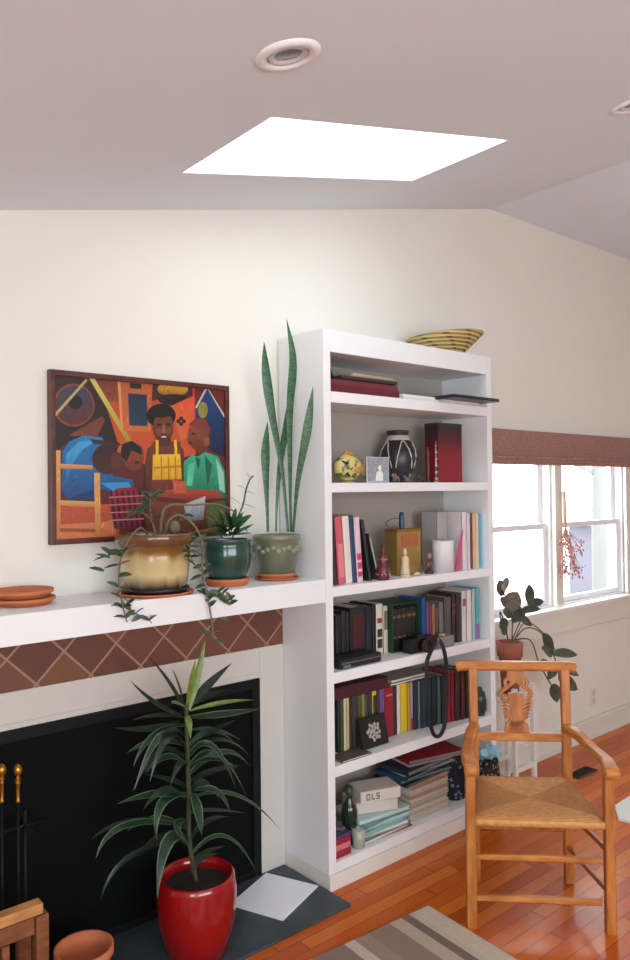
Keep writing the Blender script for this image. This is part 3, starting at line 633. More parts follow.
# fireplace tools
c = Vector((.90, 2.53, HZ))
ft = thing('fireplace_tool_set', 'black fireplace tool set with brass handles in front of the firebox', 'fireplace tools', c)
M_BRASS = mat((186, 140, 62), .28, .9, vary=.2, scale=40, name='brass')
MB().lathe([(0, 0), (.085, 0), (.085, .012), (.06, .02), (0, .022)], c, 36).build('base', M_BLKMETAL, ft)
MB().tube([c+Vector((0, 0, .02)), c+Vector((0, 0, .6))], .007, 10).tube([c+Vector((-.07, 0, .55)), c+Vector((.07, 0, .55))], .005, 8).tube([c+Vector((0, -.06, .55)), c+Vector((0, .04, .55))], .005, 8).build('stand', M_BLKMETAL, ft)
for u in (18, 2, -16):
    p = at(u, 803, 1, 2.475); zt_ = at(u, 764, 1, 2.475).z; h_ = zt_-p.z
    hnd = MB().lathe([(.004, 0), (.008, .004), (.0055, .01), (.0065, h_*.5), (.010, h_*.54), (.0045, h_*.58), (.011, h_*.62), (.0045, h_*.67), (.011, h_*.74), (.0145, h_*.86), (.010, h_*.95), (.003, h_)], p, 20).build('handle', M_BRASS, ft)
    q = p.copy(); q.z = .06
    MB().tube([p, q], .0045, 8).blob(q+Vector((0, 0, -.0)), .02, (1.4, .4, 1), 2).build('shaft', M_BLKMETAL, ft)
# wooden log holder bottom left
M_DWOOD = grain('dark_oak', (96, 54, 30), (140, 82, 46), (2, 6, 6), .45)
ys_ = 2.19
pA, pB = at(-14, 905, 1, ys_), at(38, 901, 1, ys_)
lh = thing('log_rack', 'wooden log rack with open slatted frame cut off at the lower left corner', 'log rack', ((pA.x+pB.x)/2, ys_, 0))
ztop = pB.z
MB().box(pA.x-.16, pB.x+.008, ys_-.02, ys_+.02, ztop-.03, ztop, .004).build('top_rail', grain('light_oak', (170, 108, 60), (206, 146, 88), (2, 6, 6)), lh)
MB().box(pB.x-.012, pB.x+.024, ys_-.02, ys_+.016, 0.0, ztop-.034, .003).build('post', M_DWOOD, lh)
MB().box(pB.x-.012, pB.x+.024, ys_+.12, ys_+.156, HZ+.0005, ztop-.15, .003).build('post', M_DWOOD, lh)
MB().box(pA.x-.16, pA.x-.124, ys_-.02, ys_+.016, 0.0, ztop-.034, .003).build('post', M_DWOOD, lh)
MB().box(pA.x-.12, pB.x-.014, ys_-.012, ys_+.012, ztop-.085, ztop-.036, .003).build('apron', M_DWOOD, lh)
for i in range(4): MB().box(pA.x-.11+i*.05, pA.x-.09+i*.05, ys_-.008, ys_+.008, .05, ztop-.09, .002).build('slat', M_DWOOD, lh)
MB().box(pA.x-.12, pB.x-.014, ys_-.012, ys_+.012, .03, .06, .002).build('bottom_rail', M_DWOOD, lh)
# terracotta bowl
c = at(84, 946, 1, 2.36); zr = c.z; c.z = HZ; k = depth((c.x, c.y, zr))/FPX; R = 29*k; h_ = zr-HZ
o = MB().lathe([(0, 0), (R*.6, 0), (R*.66, .004), (R*.9, h_*.8), (R, h_*.86), (R, h_), (R*.9, h_), (R*.84, h_*.8), (R*.55, h_*.3), (0, h_*.28)], c, 48, cap=(False, False)).build('flower_pot', M_TERRA)
tag(o, 'empty round terracotta pot on the hearth left of the red pot', 'flower pot')

# ------------------------------------------------------------------ armchair
CA, CBk, CO = Vector((.692, -.722, 0)), Vector((.722, .692, 0)), Vector((2.315, 1.819, 0))
def K(a, b_, z): return CO+CA*a+CBk*b_+Vector((0, 0, z))
ch = thing('armchair', 'honey coloured wooden armchair with rush seat and carved back on the wood floor', 'chair', K(.25, .18, 0))
XF = Matrix((( CA.x, CBk.x, 0, CO.x), (CA.y, CBk.y, 0, CO.y), (0, 0, 1, 0), (0, 0, 0, 1)))
pw = .021
for a_ in (.0, .507): MB().bar([K(a_, 0, 0), K(a_, 0, .3), K(a_, 0, .59)], .037, .040, CBk, .18).build('front_leg', M_OAK, ch)
RA = (.055, .437)
for a_ in RA: MB().bar([K(a_, .355, 0), K(a_, .355, .42), K(a_, .362, .62), K(a_, .382, .885)], .036, .034, CBk, .2).build('rear_leg', M_OAK, ch)
MB().bar(spline([K(-.012, .388, .886), K(.03, .384, .892), K(.246, .38, .893), K(.44, .384, .892), K(.482, .388, .886)], 6), .042, .040, (0, 0, 1), .55).build('top_rail', M_OAKH, ch)
MB().bar([K(RA[0]+.017, .362, .60), K(RA[1]-.017, .362, .60)], .022, .034, (0, 0, 1), .25).build('back_rail', M_OAKH, ch)
# arms
for sgn, ra, fa in ((-1, RA[0], .002), (1, RA[1], .508)):
    pts = spline([K(ra, .335, .645), K(ra+(fa-ra)*.25+.010*sgn, .26, .640), K(ra+(fa-ra)*.6+.014*sgn, .15, .618), K(fa+.006*sgn, .05, .612), K(fa, -.005, .610), K(fa, -.045, .606)], 5)
    nn = len(pts)
    arm = MB().bar(pts, [.042+.016*(i/(nn-1))**2 for i in range(nn)], [.036]*nn, (0, 0, 1), .4).build('arm', M_OAKH, ch)
    rot = Matrix.Rotation(math.pi/2, 3, 'Y'); rz = Matrix.Rotation(math.atan2(CA.y, CA.x), 3, 'Z')
    MB().lathe([(0, -.027), (.012, -.027), (.020, -.022), (.020, .022), (.012, .027), (0, .027)], K(fa, -.047, .600), 20, rz @ rot, (False, False)).build('scroll', M_OAKH, arm)
# seat: rush
sc_ = K(.248, .18, 0)
q = MB(); top = []
def seat_pt(s_, t_):     # s across 0..1, t front to back
    wa = -.0+.05*t_; wb = .496-.055*t_
    return K(wa+(wb-wa)*s_, -.016+.381*t_, .420+.022*t_)
N = 14; grid = {}
for i in range(N+1):
    for j in range(N+1):
        s_, t_ = i/N, j/N; e = min(s_, 1-s_, t_, 1-t_); dz = -.012*max(0, 1-e*9)**2-.012*math.sin(math.pi*s_)*math.sin(math.pi*t_)
        grid[i, j] = q.v(seat_pt(s_, t_)+Vector((0, 0, dz)))
for i in range(N):
    for j in range(N): q.f([grid[i, j], grid[i+1, j], grid[i+1, j+1], grid[i, j+1]], 0, True)
low = {}
edge = [(i, 0) for i in range(N)]+[(N, j) for j in range(N)]+[(i, N) for i in range(N, 0, -1)]+[(0, j) for j in range(N, 0, -1)]
lv = [q.v(grid[e].co+Vector((0, 0, -.024))) for e in edge]
for i in range(len(edge)): q.f([grid[edge[i]], grid[edge[(i+1) % len(edge)]], lv[(i+1) % len(edge)], lv[i]], 0, True)
q.f(lv)
off = ch.location
q.build('seat', rush_mat(CA.x, CA.y, sc_.x-off.x, sc_.y-off.y), ch)
MB().bar([K(.02, .014, .388), K(.486, .014, .388)], .018, .014).build('seat_rail', M_OAKH, ch)
for z in (.262, .108): MB().bar([K(.018, 0, z), K(.25, 0, z+.002), K(.478, 0, z)], [.022, .027, .022], [.02, .026, .02], (0, 0, 1), .5).build('stretcher', M_OAKH, ch)
for a0, a1 in ((0, RA[0]), (.496, RA[1])):
    for z in (.30, .15): MB().bar([K(a0, .02, z), K(a1, .338, z)], .016, .02, (0, 0, 1), .4).build('stretcher', M_OAK, ch)
MB().bar([K(RA[0]+.018, .355, .22), K(RA[1]-.018, .355, .22)], .016, .02, (0, 0, 1), .4).build('stretcher', M_OAK, ch)
# carved splat, drawn in (a,z) then given thickness
def SPT(a_, z): return K(a_, .362+max(0, z-.6)*.07, z)
sx0 = .236
spl = MB()
body = [(-.036, .617), (.036, .617), (.030, .66), (.022, .70), (.030, .742), (.034, .775), (0, .782), (-.034, .775), (-.030, .742), (-.022, .70), (-.030, .66)]
thk = CBk*.016
spl.prism([SPT(sx0+a_, z) for a_, z in body], thk)
spl.prism([SPT(sx0+a_, z) for a_, z in [(-.052, .600+.017), (.052, .617), (.046, .65), (.030, .665), (-.030, .665), (-.046, .65)]], thk)
splo = spl.build('splat', M_OAK, ch)
spl = MB(); spl.prism([SPT(sx0+a_, z) for a_, z in [(-.034, .873), (.034, .873), (.038, .85), (.030, .83), (.012, .822), (-.012, .822), (-.030, .83), (-.038, .85)]], thk)
for s_ in (-1, 1):
    spl.bar(spline([SPT(sx0+s_*.010, .815)+thk*.5, SPT(sx0+s_*.030, .838)+thk*.5, SPT(sx0+s_*.046, .826)+thk*.5, SPT(sx0+s_*.040, .806)+thk*.5, SPT(sx0+s_*.026, .808)+thk*.5], 5), .015, .016, CBk, .3)
    spl.bar(spline([SPT(sx0+s_*.012, .826)+thk*.5, SPT(sx0+s_*.032, .806)+thk*.5, SPT(sx0+s_*.058, .786)+thk*.5, SPT(sx0+s_*.066, .770)+thk*.5], 5), .016, .016, CBk, .3)
spl.build('carved_crest', M_OAK, splo)
for s_ in (-1, 1):
    for i in range(8):
        z = .768-i*.0138; L = .070-.003*i
        spl = MB(); spl.bar([SPT(sx0+s_*.020, z-.012)+thk*.5, SPT(sx0+s_*L*.7, z)+thk*.5, SPT(sx0+s_*L, z+.012)+thk*.5], .0075, .014, CBk, .3); spl.build('carved_rib', M_OAK, splo)

# ------------------------------------------------------------------ rug, mat, vent, outlet
r0 = Vector((2.290, 2.013, 0)); rot = Matrix.Rotation(math.radians(1.0), 4, 'Z')
e1 = Vector((-.557, .034, 0)).normalized(); e2 = Vector((-.041, -.427, 0)).normalized()
e1 = (e1 + Vector((e2.y, -e2.x, 0))).normalized(); 
rg = MB(); me_ = Matrix(((-e1.x, e2.x, 0, r0.x), (-e1.y, e2.y, 0, r0.y), (0, 0, 1, 0), (0, 0, 0, 1)))
t = bmesh.new(); 
rgo = MB().box(-1.7, 0, 0, 2.3, 0, .009, .003).build('rug', rug_mat()); 
ang = math.atan2(-e1.y, -e1.x)
rgo.data.transform(Matrix.Diagonal((1, -1, 1, 1))); rgo.data.flip_normals(); rgo.location = (r0.x, r0.y, .0005); rgo.rotation_euler = (0, 0, ang)
tag(rgo, 'brown and beige striped rug on the wood floor in the foreground', 'rug')
mp = [(3.60, 1.93), (3.717, 1.993), (4.2, 1.95), (4.35, 1.35), (3.75, 1.30)]
o = MB().prism([Vector((3.585, 1.905, .0005)), Vector((3.717, 1.993, .0005)), Vector((4.33, 2.02, .0005)), Vector((4.42, 1.36, .0005)), Vector((3.66, 1.30, .0005))], (0, 0, .012)).build('floor_mat', mat((232, 232, 228), .8, vary=.04, bump=.1, name='white_mat'))
tag(o, 'white mat on the floor at the right edge behind the chair arm', 'mat')
vt = thing('floor_vent', 'dark metal floor vent near the baseboard behind the chair', 'floor vent', (4.04, 2.36, 0))
MB().box(3.92, 4.13, 2.315, 2.323, .0005, .006).box(3.92, 4.13, 2.387, 2.395, .0005, .006).box(3.92, 3.93, 2.323, 2.387, .0005, .006).box(4.12, 4.13, 2.323, 2.387, .0005, .006).build('frame', mat((60, 52, 44), .5, .4), vt)
g = MB()
for i in range(9): g.box(3.937+i*.02, 3.946+i*.02, 2.324, 2.386, .001, .005)
g.build('grille', mat((46, 42, 38), .5, .4), vt); MB().box(3.931, 4.119, 2.324, 2.386, .0003, .001).build('backing', M_BLACK, vt)
ol = thing('wall_outlet', 'cream electrical outlet on the wall below the window', 'outlet', (4.707, YW, .25))
MB().box(4.672, 4.742, YW-.006, YW-.0005, .195, .305, .002).build('cover_plate', M_TRIM, ol)
for z in (.225, .275): MB().box(4.690, 4.724, YW-.008, YW-.0055, z-.016, z+.016, .001).build('socket', mat((205, 200, 190), .4), ol)

# ------------------------------------------------------------------ window blind and hanging bunch
def weave():
    n = NT('woven_shade', .9); s_ = n.math('SINE', n.math('MULTIPLY', n.z, 700)); f = n.noise(30, 4, stretch=(1, 1, 14))
    n.color(n.ramp(f, [(.35, (150, 108, 100)), (.65, (188, 144, 132))])); n.bump(s_, .5, .004); return n.M
bl = thing('roman_shade', 'brown woven roman shade rolled up at the top of the windows', 'window shade', (4.4, YW-.05, 1.81))
M_WV = weave()
MB().box(3.3, 5.36, YW-.048, YW-.024, 1.832, 1.992, .004).build('valance', M_WV, bl)
q = MB()
for i in range(3): q.box(3.3, 5.36, YW-.082-.006*i, YW-.05, 1.786+i*.0165, 1.8025+i*.0165, .006)
q.build('folded_shade', M_WV, bl)
MB().box(3.3, 5.36, YW-.022, YW-.001, 1.957, 1.975, .003).build('head_rail', M_TRIM, bl)
cdl = at(624, 520, 1, YW-.055)
o = MB().tube([Vector((cdl.x-.0, YW-.055, 1.81)), Vector((cdl.x+.01, YW-.055, 1.5)), Vector((cdl.x+.06, YW-.055, 1.25))], .0025, 6).build('pull_cord', M_TRIM, bl)
yh = YW-.06
hb = thing('dried_flower_bunch', 'bunch of pinkish dried flowers hanging upside down in the window', 'dried flowers', at(566, 488, 1, yh))
tp = at(564, 488, 1, yh); kn = at(565, 527, 1, yh)
MB().tube([Vector((tp.x, yh, 1.783)), tp, kn], .0022, 6).build('string', mat((190, 150, 130), .8), hb)
sm = MB(); flw = MB(); ends = []
for i in range(46):
    e = at(570+random.uniform(-9, 12), random.uniform(540, 576), 1, yh+random.uniform(-.05, .03)); mid = (kn+e)/2+Vector((random.uniform(-.02, .02), 0, 0))
    sm.tube(bez(kn, mid, e, 5), .0016, 5)
    for j in range(4): flw.blob(e+Vector((random.uniform(-.02, .02), random.uniform(-.02, .02), random.uniform(-.03, .03))), random.uniform(.004, .008), (1, 1, 1.3), 1)
sm.tube([tp+Vector((.0, 0, -.02)), kn], .012, 7); sm.build('stems', mat((196, 150, 126), .8, vary=.2), hb); o = flw.build('flower_heads', mat((186, 130, 126), .8, vary=.3, scale=50), hb); o['kind'] = 'stuff'

# ------------------------------------------------------------------ plant on white stand behind the chair
ps = (3.505, 2.47)
pst = thing('plant_stand', 'slim white plant stand with square legs behind the chair', 'plant stand', (ps[0], ps[1], 0))
M_STW = mat((226, 220, 214), .5, vary=.03, name='stand_white')
for dx, dy in ((-.085, -.085), (.085, -.085), (.085, .085), (-.085, .085)): MB().box(ps[0]+dx-.012, ps[0]+dx+.012, ps[1]+dy-.012, ps[1]+dy+.012, 0, .585 , .003).build('leg', M_STW, pst)
MB().box(ps[0]-.0725, ps[0]+.0725, ps[1]-.094, ps[1]+.094, .50, .522, .003).build('top', M_STW, pst)
for dy in (-.085, .085): MB().box(ps[0]-.0725, ps[0]+.0725, ps[1]+dy-.008, ps[1]+dy+.008, .14, .165, .002).build('stretcher', M_STW, pst)
pz = .5225; c = Vector((ps[0], ps[1], pz)); k = depth((c.x, c.y, .6))/FPX
rp = thing('hoya_plant', 'dark leaved trailing plant in a terracotta pot on the white plant stand by the window', 'potted plant', c)
pr = .068; zr = at(512, 641, 1, ps[1]).z-pz
M_TERR2 = mat((152, 88, 70), .8, vary=.15, scale=25)
MB().lathe([(0, 0), (pr*.66, 0), (pr*.88, zr*.72), (pr*1.0, zr*.73), (pr*1.06, zr), (pr*.95, zr), (pr*.9, zr*.8)], c, 40, cap=(False, False)).build('pot', M_TERR2, rp)
MB().lathe([(0, zr-.016), (pr*.93, zr-.02)], c, 30, cap=(False, False)).build('soil', M_SOIL, rp)
yc = ps[1]
M_HO = leaf_mat('hoya_leaf', (46, 58, 46), (70, 82, 64), .3); M_HO2 = leaf_mat('hoya_leaf_brown', (84, 70, 60), (106, 90, 78), .35); M_HS = mat((74, 60, 50), .7, vary=.2)
stems = [[(512, 640, 0), (512, 615, 0), (506, 598, -.02), (502, 590, -.02)], [(512, 640, 0), (520, 622, 0), (528, 607, -.02), (534, 598, -.03)], [(514, 640, -.02), (526, 628, -.06), (540, 632, -.1), (550, 648, -.12), (556, 662, -.13), (560, 680, -.13)],
         [(512, 640, -.02), (530, 640, -.08), (538, 660, -.12), (546, 676, -.13), (553, 688, -.13)], [(508, 640, 0), (504, 622, -.03), (500, 612, -.04), (502, 632, -.07)], [(514, 640, 0), (526, 622, .05), (546, 636, .05), (558, 655, .04)]]
q = MB()
for s_ in stems: q.tube(spline([Q(*p) for p in s_], 5), .0035, 7)
q.build('stems', M_HS, rp)
for u0, v0, u1, v1, wd, t_, dy in ((502, 596, 499, 580, 9, 1, 0), (503, 592, 508, 577, 6, 1, -.02), (508, 612, 518, 592, 15, 1, -.04), (530, 606, 529, 584, 9, 0, -.02), (530, 606, 544, 601, 8, 0, -.03), (520, 612, 541, 609, 7, 0, -.03), (512, 622, 526, 612, 9, 0, -.05), (503, 612, 512, 618, 9, 0, -.06), (500, 620, 506, 630, 10, 0, -.07),
        (543, 634, 553, 654, 10, 0, -.11), (552, 654, 578, 655, 9, 0, -.12), (552, 656, 541, 648, 9, 0, -.12), (556, 664, 579, 676, 10, 0, -.13), (556, 668, 548, 680, 8, 0, -.13), (558, 678, 578, 690, 13, 0, -.13), (553, 684, 557, 703, 11, 0, -.13), (548, 662, 540, 670, 9, 0, -.12), (552, 672, 570, 664, 8, 0, -.13), (500, 600, 508, 607, 9, 1, -.02), (514, 606, 520, 620, 10, 0, -.05), (518, 618, 532, 626, 8, 0, -.03), (506, 634, 499, 626, 9, 0, -.05)):
    a_, e_ = Q(u0, v0, dy), Q(u1, v1, dy-.01)
    MB().leaf(bez(a_, (a_+e_)/2+Vector((0, 0, .008)), e_, 7), wd*k*1.15, -CF+Vector((0, 0, .5)), .15).build('leaf', M_HO2 if t_ else M_HO, rp)

# ------------------------------------------------------------------ shelf contents
SZ = [s_[0] for s_ in SH]
M_PAGE = mat((226, 218, 200), .85, vary=.06, scale=120, name='paper')
def book(x0, x1, z, h, d, yf, rgb, label, group, lean=0, band=None, soft=False, title=None):
    """upright book, spine towards -Y; lean in degrees about the bottom corner"""
    w_ = x1-x0; th = min(.0035, w_*.2); t = thing('book', label, 'book', ((x0+x1)/2, yf+d/2, z), group)
    piv = Vector((x1 if lean > 0 else x0, 0, z)); xf = Matrix.Translation(piv) @ Matrix.Rotation(math.radians(lean), 4, 'Y') @ Matrix.Translation(-piv) if lean else None
    mc = mat(rgb, .45 if not soft else .6, vary=.08, scale=20)
    q = MB(xf); q.box(x0, x0+th, yf+.002, yf+d, z, z+h).box(x1-th, x1, yf+.002, yf+d, z, z+h)
    # rounded spine
    n = 6; front = [(x0+w_*i/n, yf-.0025*math.sin(math.pi*i/n)) for i in range(n+1)]
    q.prism([Vector((x, y, z)) for x, y in front]+[Vector((x1, yf+.0045, z)), Vector((x0, yf+.0045, z))], (0, 0, h)); q.build('cover', mc, t)
    MB(xf).box(x0+th, x1-th, yf+.005, yf+d-.004, z+.003, z+h-.004).build('pages', M_PAGE, t)
    if band:
        for f0, f1, bc_ in band: MB(xf).box(x0+w_*.14, x1-w_*.14, yf-.0036, yf+.001, z+h*f0, z+h*f1).build('spine_label', mat(bc_, .5, vary=.1), t)
    return t
def flat(name, cat, x0, x1, y0, y1, z, h, rgb, label, group=None, rotz=0, front=False, pages=None):
    """book, folder or magazine lying flat"""
    cxy = Vector(((x0+x1)/2, (y0+y1)/2, z)); t = thing(name, label, cat, cxy, group)
    xf = Matrix.Translation(cxy) @ Matrix.Rotation(math.radians(rotz), 4, 'Z') @ Matrix.Translation(-cxy)
    th = min(.0025, h*.22)
    q = MB(xf); q.box(x0, x1, y0, y1, z, z+th).box(x0, x1, y0, y1, z+h-th, z+h); (q.box(x0, x1, y0, y0+.003, z+th, z+h-th) if front else q.box(x0, x0+.003, y0, y1, z+th, z+h-th)); q.build('cover', mat(rgb, .5, vary=.08, scale=15), t)
    MB(xf).box(x0+.0031, x1-.004, y0+.0031, y1-.003, z+th, z+h-th).build('pages', mat(pages, .8) if pages else M_PAGE, t)
    return t
def row(si, yf, items, group, d=.2):
    z = SZ[si]+.0006; px_ = INX0+.0015
    for it in items:
        u0, u1, vt, rgb, label = it[:5]; kw = it[5] if len(it) > 5 else {}
        um = (u0+u1)/2; vb = 480+ (kw.get('vb') or 0)
        y = kw.get('y', yf(um) if callable(yf) else yf)
        p = at(um, vt, 1, y); h = p.z-z; x0 = at(u0, vt+15, 1, y).x; x1 = at(u1, vt+15, 1, y).x
        gap = .0012
        if x0 < px_ and x1 > px_+.004: x0 = px_
        px_ = x1
        x1 = min(x1, INX1-.001)
        book(x0+gap/2, x1-gap/2, z, h, min(kw.get('d', d), BACK-y-.003), y, rgb, label, group, kw.get('lean', 0), kw.get('band'))
# top of case: woven bowl
c = at(446, 350, 1, 2.50); c.z = BTOP; k = depth((c.x, c.y, 2.4))/FPX; R = 39*k
def basket_mat():
    n = NT('coiled_basket', .8); s_ = n.math('SINE', n.math('MULTIPLY', n.z, 420))
    ang_ = n.math('ARCTAN2', n.y, n.x); pz_ = n.math('GREATER_THAN', n.math('SINE', n.math('ADD', n.math('MULTIPLY', ang_, 9), n.math('MULTIPLY', n.z, 60))), .72)
    c_ = n.mix(n.math('GREATER_THAN', s_, .55), (206, 184, 120), (158, 128, 72)); n.color(n.mix(n.math('MULTIPLY', pz_, n.math('GREATER_THAN', s_, 0)), c_, (120, 92, 56))); n.bump(s_, .6, .006); return n.M
bt = Matrix.Rotation(math.radians(-5), 3, CF)
o = MB().lathe([(0, 0), (R*.42, 0), (R*.48, .006), (R*.66, .034), (R*.84, .062), (R*1.0, .088), (R*.985, .094), (R*.95, .09), (R*.8, .064), (R*.6, .034), (R*.42, .012), (0, .01)], (0, 0, 0), 48, None, (False, False)).build('woven_bowl', basket_mat())
o.data.transform(bt.to_4x4()); zmin = min(v.co.z for v in o.data.vertices); o.location = (c.x, c.y, BTOP-zmin+.0005)
tag(o, 'shallow coiled straw bowl on top of the white bookcase', 'bowl')
# shelf 1
z = SZ[0]+.0006
X = lambda u, v, y: at(u, v, 1, y).x
xa, xb = INX0+.004, X(400, 390, 2.37)
flat('photo_album', 'photo album', xa, xb, 2.375, 2.61, z, .034, (96, 28, 40), 'thick burgundy album lying under another album on the top shelf', 'albums on the top shelf', front=True)
flat('photo_album', 'photo album', xa+.004, xb-.006, 2.378, 2.60, z+.0345, .022, (112, 44, 52), 'thinner burgundy album lying on the thick burgundy one on the top shelf', 'albums on the top shelf', front=True)
tr = thing('letter_tray', 'black open tray on top of the burgundy albums', 'tray', (xa+.12, 2.48, z+.057))
q = MB(); q.bar(spline([Vector((xa+.016, 2.475, z+.15)), Vector((xa+.018, 2.475, z+.1)), Vector((xa+.035, 2.475, z+.066)), Vector((xa+.08, 2.475, z+.0592)), Vector((xb-.02, 2.475, z+.0592))], 6), .19, .0035, (1, 0, .3), .3); q.build('tray_body', mat((40, 42, 46), .4), tr)
o = MB().box(xa+.07, xb-.012, 2.372, 2.56, z+.0617, z+.076, .004).build('folder', mat((62, 44, 40), .6)); tag(o, 'dark brown folder lying in the black tray on the top shelf', 'folder')
sx_ = X(352, 372, 2.39); ex_ = X(396, 377, 2.39)
o = MB().tube(spline([Vector((sx_, 2.392, z+.0865)), Vector(((sx_+ex_)/2, 2.40, z+.0865)), Vector((ex_, 2.41, z+.0865))], 5), .0095, 12).build('paper_roll', mat((186, 164, 142), .7, vary=.15)); tag(o, 'tan rolled paper lying on the dark folder on the top shelf', 'paper roll')
xs_ = X(402, 390, 2.38); xe_ = X(438, 395, 2.38)
for i, (cc, lb) in enumerate((((214, 210, 204), 'lower loose stack of white papers between albums and laptop'), ((228, 226, 222), 'upper loose stack of white papers between albums and laptop'))):
    o = MB().box(xs_+.004, xe_-.004*i, 2.375+.006*i, 2.58, z+.0125*i, z+.012+.0125*i, .001, Matrix.Rotation(0, 4, 'Z')).build('paper_stack', mat(cc, .85, vary=.1, scale=90)); tag(o, lb, 'papers', 'white papers on the top shelf')
xs_ = X(440, 395, 2.36); 
o = MB().box(xs_+.01, INX1-.07, 2.35, 2.56, z, z+.014, .001).build('folder', mat((210, 206, 200), .8)); tag(o, 'white folder lying under the black laptop', 'folder')
lt = thing('laptop', 'closed black laptop sticking out over the front of the top shelf', 'laptop', ((xs_+INX1)/2, 2.45, z+.0115))
lx0, lx1, ly0, ly1 = xs_-.012, INX1-.02, 2.265, 2.50
MB().box(lx0, lx1, ly0, ly1, z+.0145, z+.022, .002).build('base', mat((30, 31, 34), .4), lt); MB().box(lx0+.001, lx1-.001, ly0+.001, ly1-.001, z+.0225, z+.030, .002).build('lid', mat((42, 43, 46), .35), lt)
# shelf 2
z = SZ[1]+.0006
c = Vector((X(347, 466, 2.43), 2.43, z)); k = depth((c.x, c.y, 1.75))/FPX
fs = thing('fish_figurine', 'round yellow ceramic fish with green and orange patches on the second shelf', 'figurine', c)
def fish_mat():
    n = NT('fish_glaze', .25); v_ = n.t.nodes.new('ShaderNodeTexVoronoi'); v_.inputs['Scale'].default_value = 45; n.link(n.co, v_.inputs['Vector'])
    sp_ = n.t.nodes.new('ShaderNodeSeparateColor'); n.link(v_.outputs['Color'], sp_.inputs[0])
    n.color(n.ramp(sp_.outputs[0], [(0, (206, 190, 116)), (.4, (190, 166, 84)), (.55, (86, 102, 62)), (.72, (204, 120, 60)), (.84, (50, 48, 38))], 'CONSTANT')); return n.M
MB().blob(c+Vector((.004, 0, .066)), .058, (1.28, .75, 1.02), 4).build('body', fish_mat(), fs)
M_FIN = mat((198, 140, 64), .35, vary=.4, scale=60)
MB().prism([c+Vector((.068, -.005, .06)), c+Vector((.100, -.005, .092)), c+Vector((.094, -.005, .06)), c+Vector((.100, -.005, .03))], (0, .012, 0)).build('tail_fin', M_FIN, fs)
MB().prism([c+Vector((-.03, -.005, .115)), c+Vector((.03, -.005, .117)), c+Vector((.04, -.005, .134)), c+Vector((-.01, -.005, .137))], (0, .012, 0)).build('back_fin', M_FIN, fs)
MB().prism([c+Vector((0, -.050, .055)), c+Vector((.03, -.054, .07)), c+Vector((.028, -.054, .04))], (0, .008, 0)).build('side_fin', M_FIN, fs)
MB().blob(c+Vector((-.03, -.034, .085)), .008, sub=2).build('eye', mat((20, 18, 16), .2), fs)
MB().lathe([(0, 0), (.03, 0), (.024, .008), (0, .008)], c, 24).build('foot', mat((170, 150, 90), .4), fs)
x0, x1 = X(367, 470, 2.40), X(389, 470, 2.40); h_ = at(378, 457, 1, 2.40).z-z
pf = thing('framed_photograph', 'small black and white photo of a person leaning in front of the vase', 'photo frame', ((x0+x1)/2, 2.40, z))
ph = MB().box(x0, x1, 2.400, 2.406, z+.001, z+h_, .001).build('frame', mat((196, 200, 206), .4), pf)
MB().prism([Vector((x0+.1*(x1-x0), 2.406, z+.02)), Vector((x0+.5*(x1-x0), 2.406, z+h_*.6)), Vector((x0+.6*(x1-x0), 2.406, z+.02))], (0, .03, 0)).build('easel', mat((60, 60, 60), .6), pf)
MB().box(x0+.004, x1-.004, 2.3985, 2.400, z+.005, z+h_-.004).build('photograph', mat((150, 154, 160), .5, vary=.5, scale=70), pf)
xm = (x0+x1)/2; MB().prism([Vector((xm-.02, 2.3975, z+.008)), Vector((xm+.03, 2.3975, z+.008)), Vector((xm+.026, 2.3975, z+.045)), Vector((xm+.012, 2.3975, z+.058)), Vector((xm-.012, 2.3975, z+.046))], (0, .001, 0)).blob(Vector((xm+.008, 2.397, z+.066)), .011, (1, .1, 1.2), 2).build('portrait', mat((232, 230, 228), .5), pf)
c = Vector((X(398, 455, 2.53), 2.53, z)); k = depth((c.x, c.y, 1.75))/FPX; R = 19*k; H = at(398, 431, 1, 2.53).z-z
vs = thing('round_vase', 'round black vase with white looping bands on the second shelf', 'vase', c)
MB().lathe([(0, .0), (R*.45, 0), (R*.5, .008), (R*.85, H*.22), (R, H*.45), (R*.93, H*.62), (R*.68, H*.80), (R*.52, H*.86), (R*.50, H*.90), (R*.60, H*.96), (R*.62, H), (R*.52, H), (R*.42, H*.9), (R*.4, H*.8)], c, 48, cap=(False, False)).build('body', mat((44, 44, 48), .35, vary=.15), vs)
MB().lathe([(R*.55, H*.868), (R*.62, H*.835), (R*.66, H*.81), (R*.69, H*.815), (R*.62, H*.85), (R*.54, H*.905)], c, 48, cap=(False, False)).build('collar', mat((196, 186, 168), .5), vs)
q = MB()
prof_r = lambda f: R*(math.sin(math.pi*(.14+.70*f))**.55)*1.0
for i in range(5):
    a0 = .5+i*2*math.pi/5; pts = []
    for j in range(13):
        f = j/12; zz = H*(.12+.68*math.sin(math.pi*f)**.8); aa = a0+(f-.5)*1.15
        # radius of the vase profile at zz
        P_ = [(R*.5, .008), (R*.85, H*.22), (R, H*.45), (R*.93, H*.62), (R*.68, H*.80)]
        rr = P_[-1][0]
        for (ra, za), (rb, zb_) in zip(P_, P_[1:]):
            if za <= zz <= zb_: rr = ra+(rb-ra)*(zz-za)/(zb_-za)
        pts.append(c+Vector((math.cos(aa)*(rr+.001), math.sin(aa)*(rr+.001), zz)))
    q.tube(pts, .0028, 6)
q.build('white_bands', mat((206, 200, 188), .5), vs)
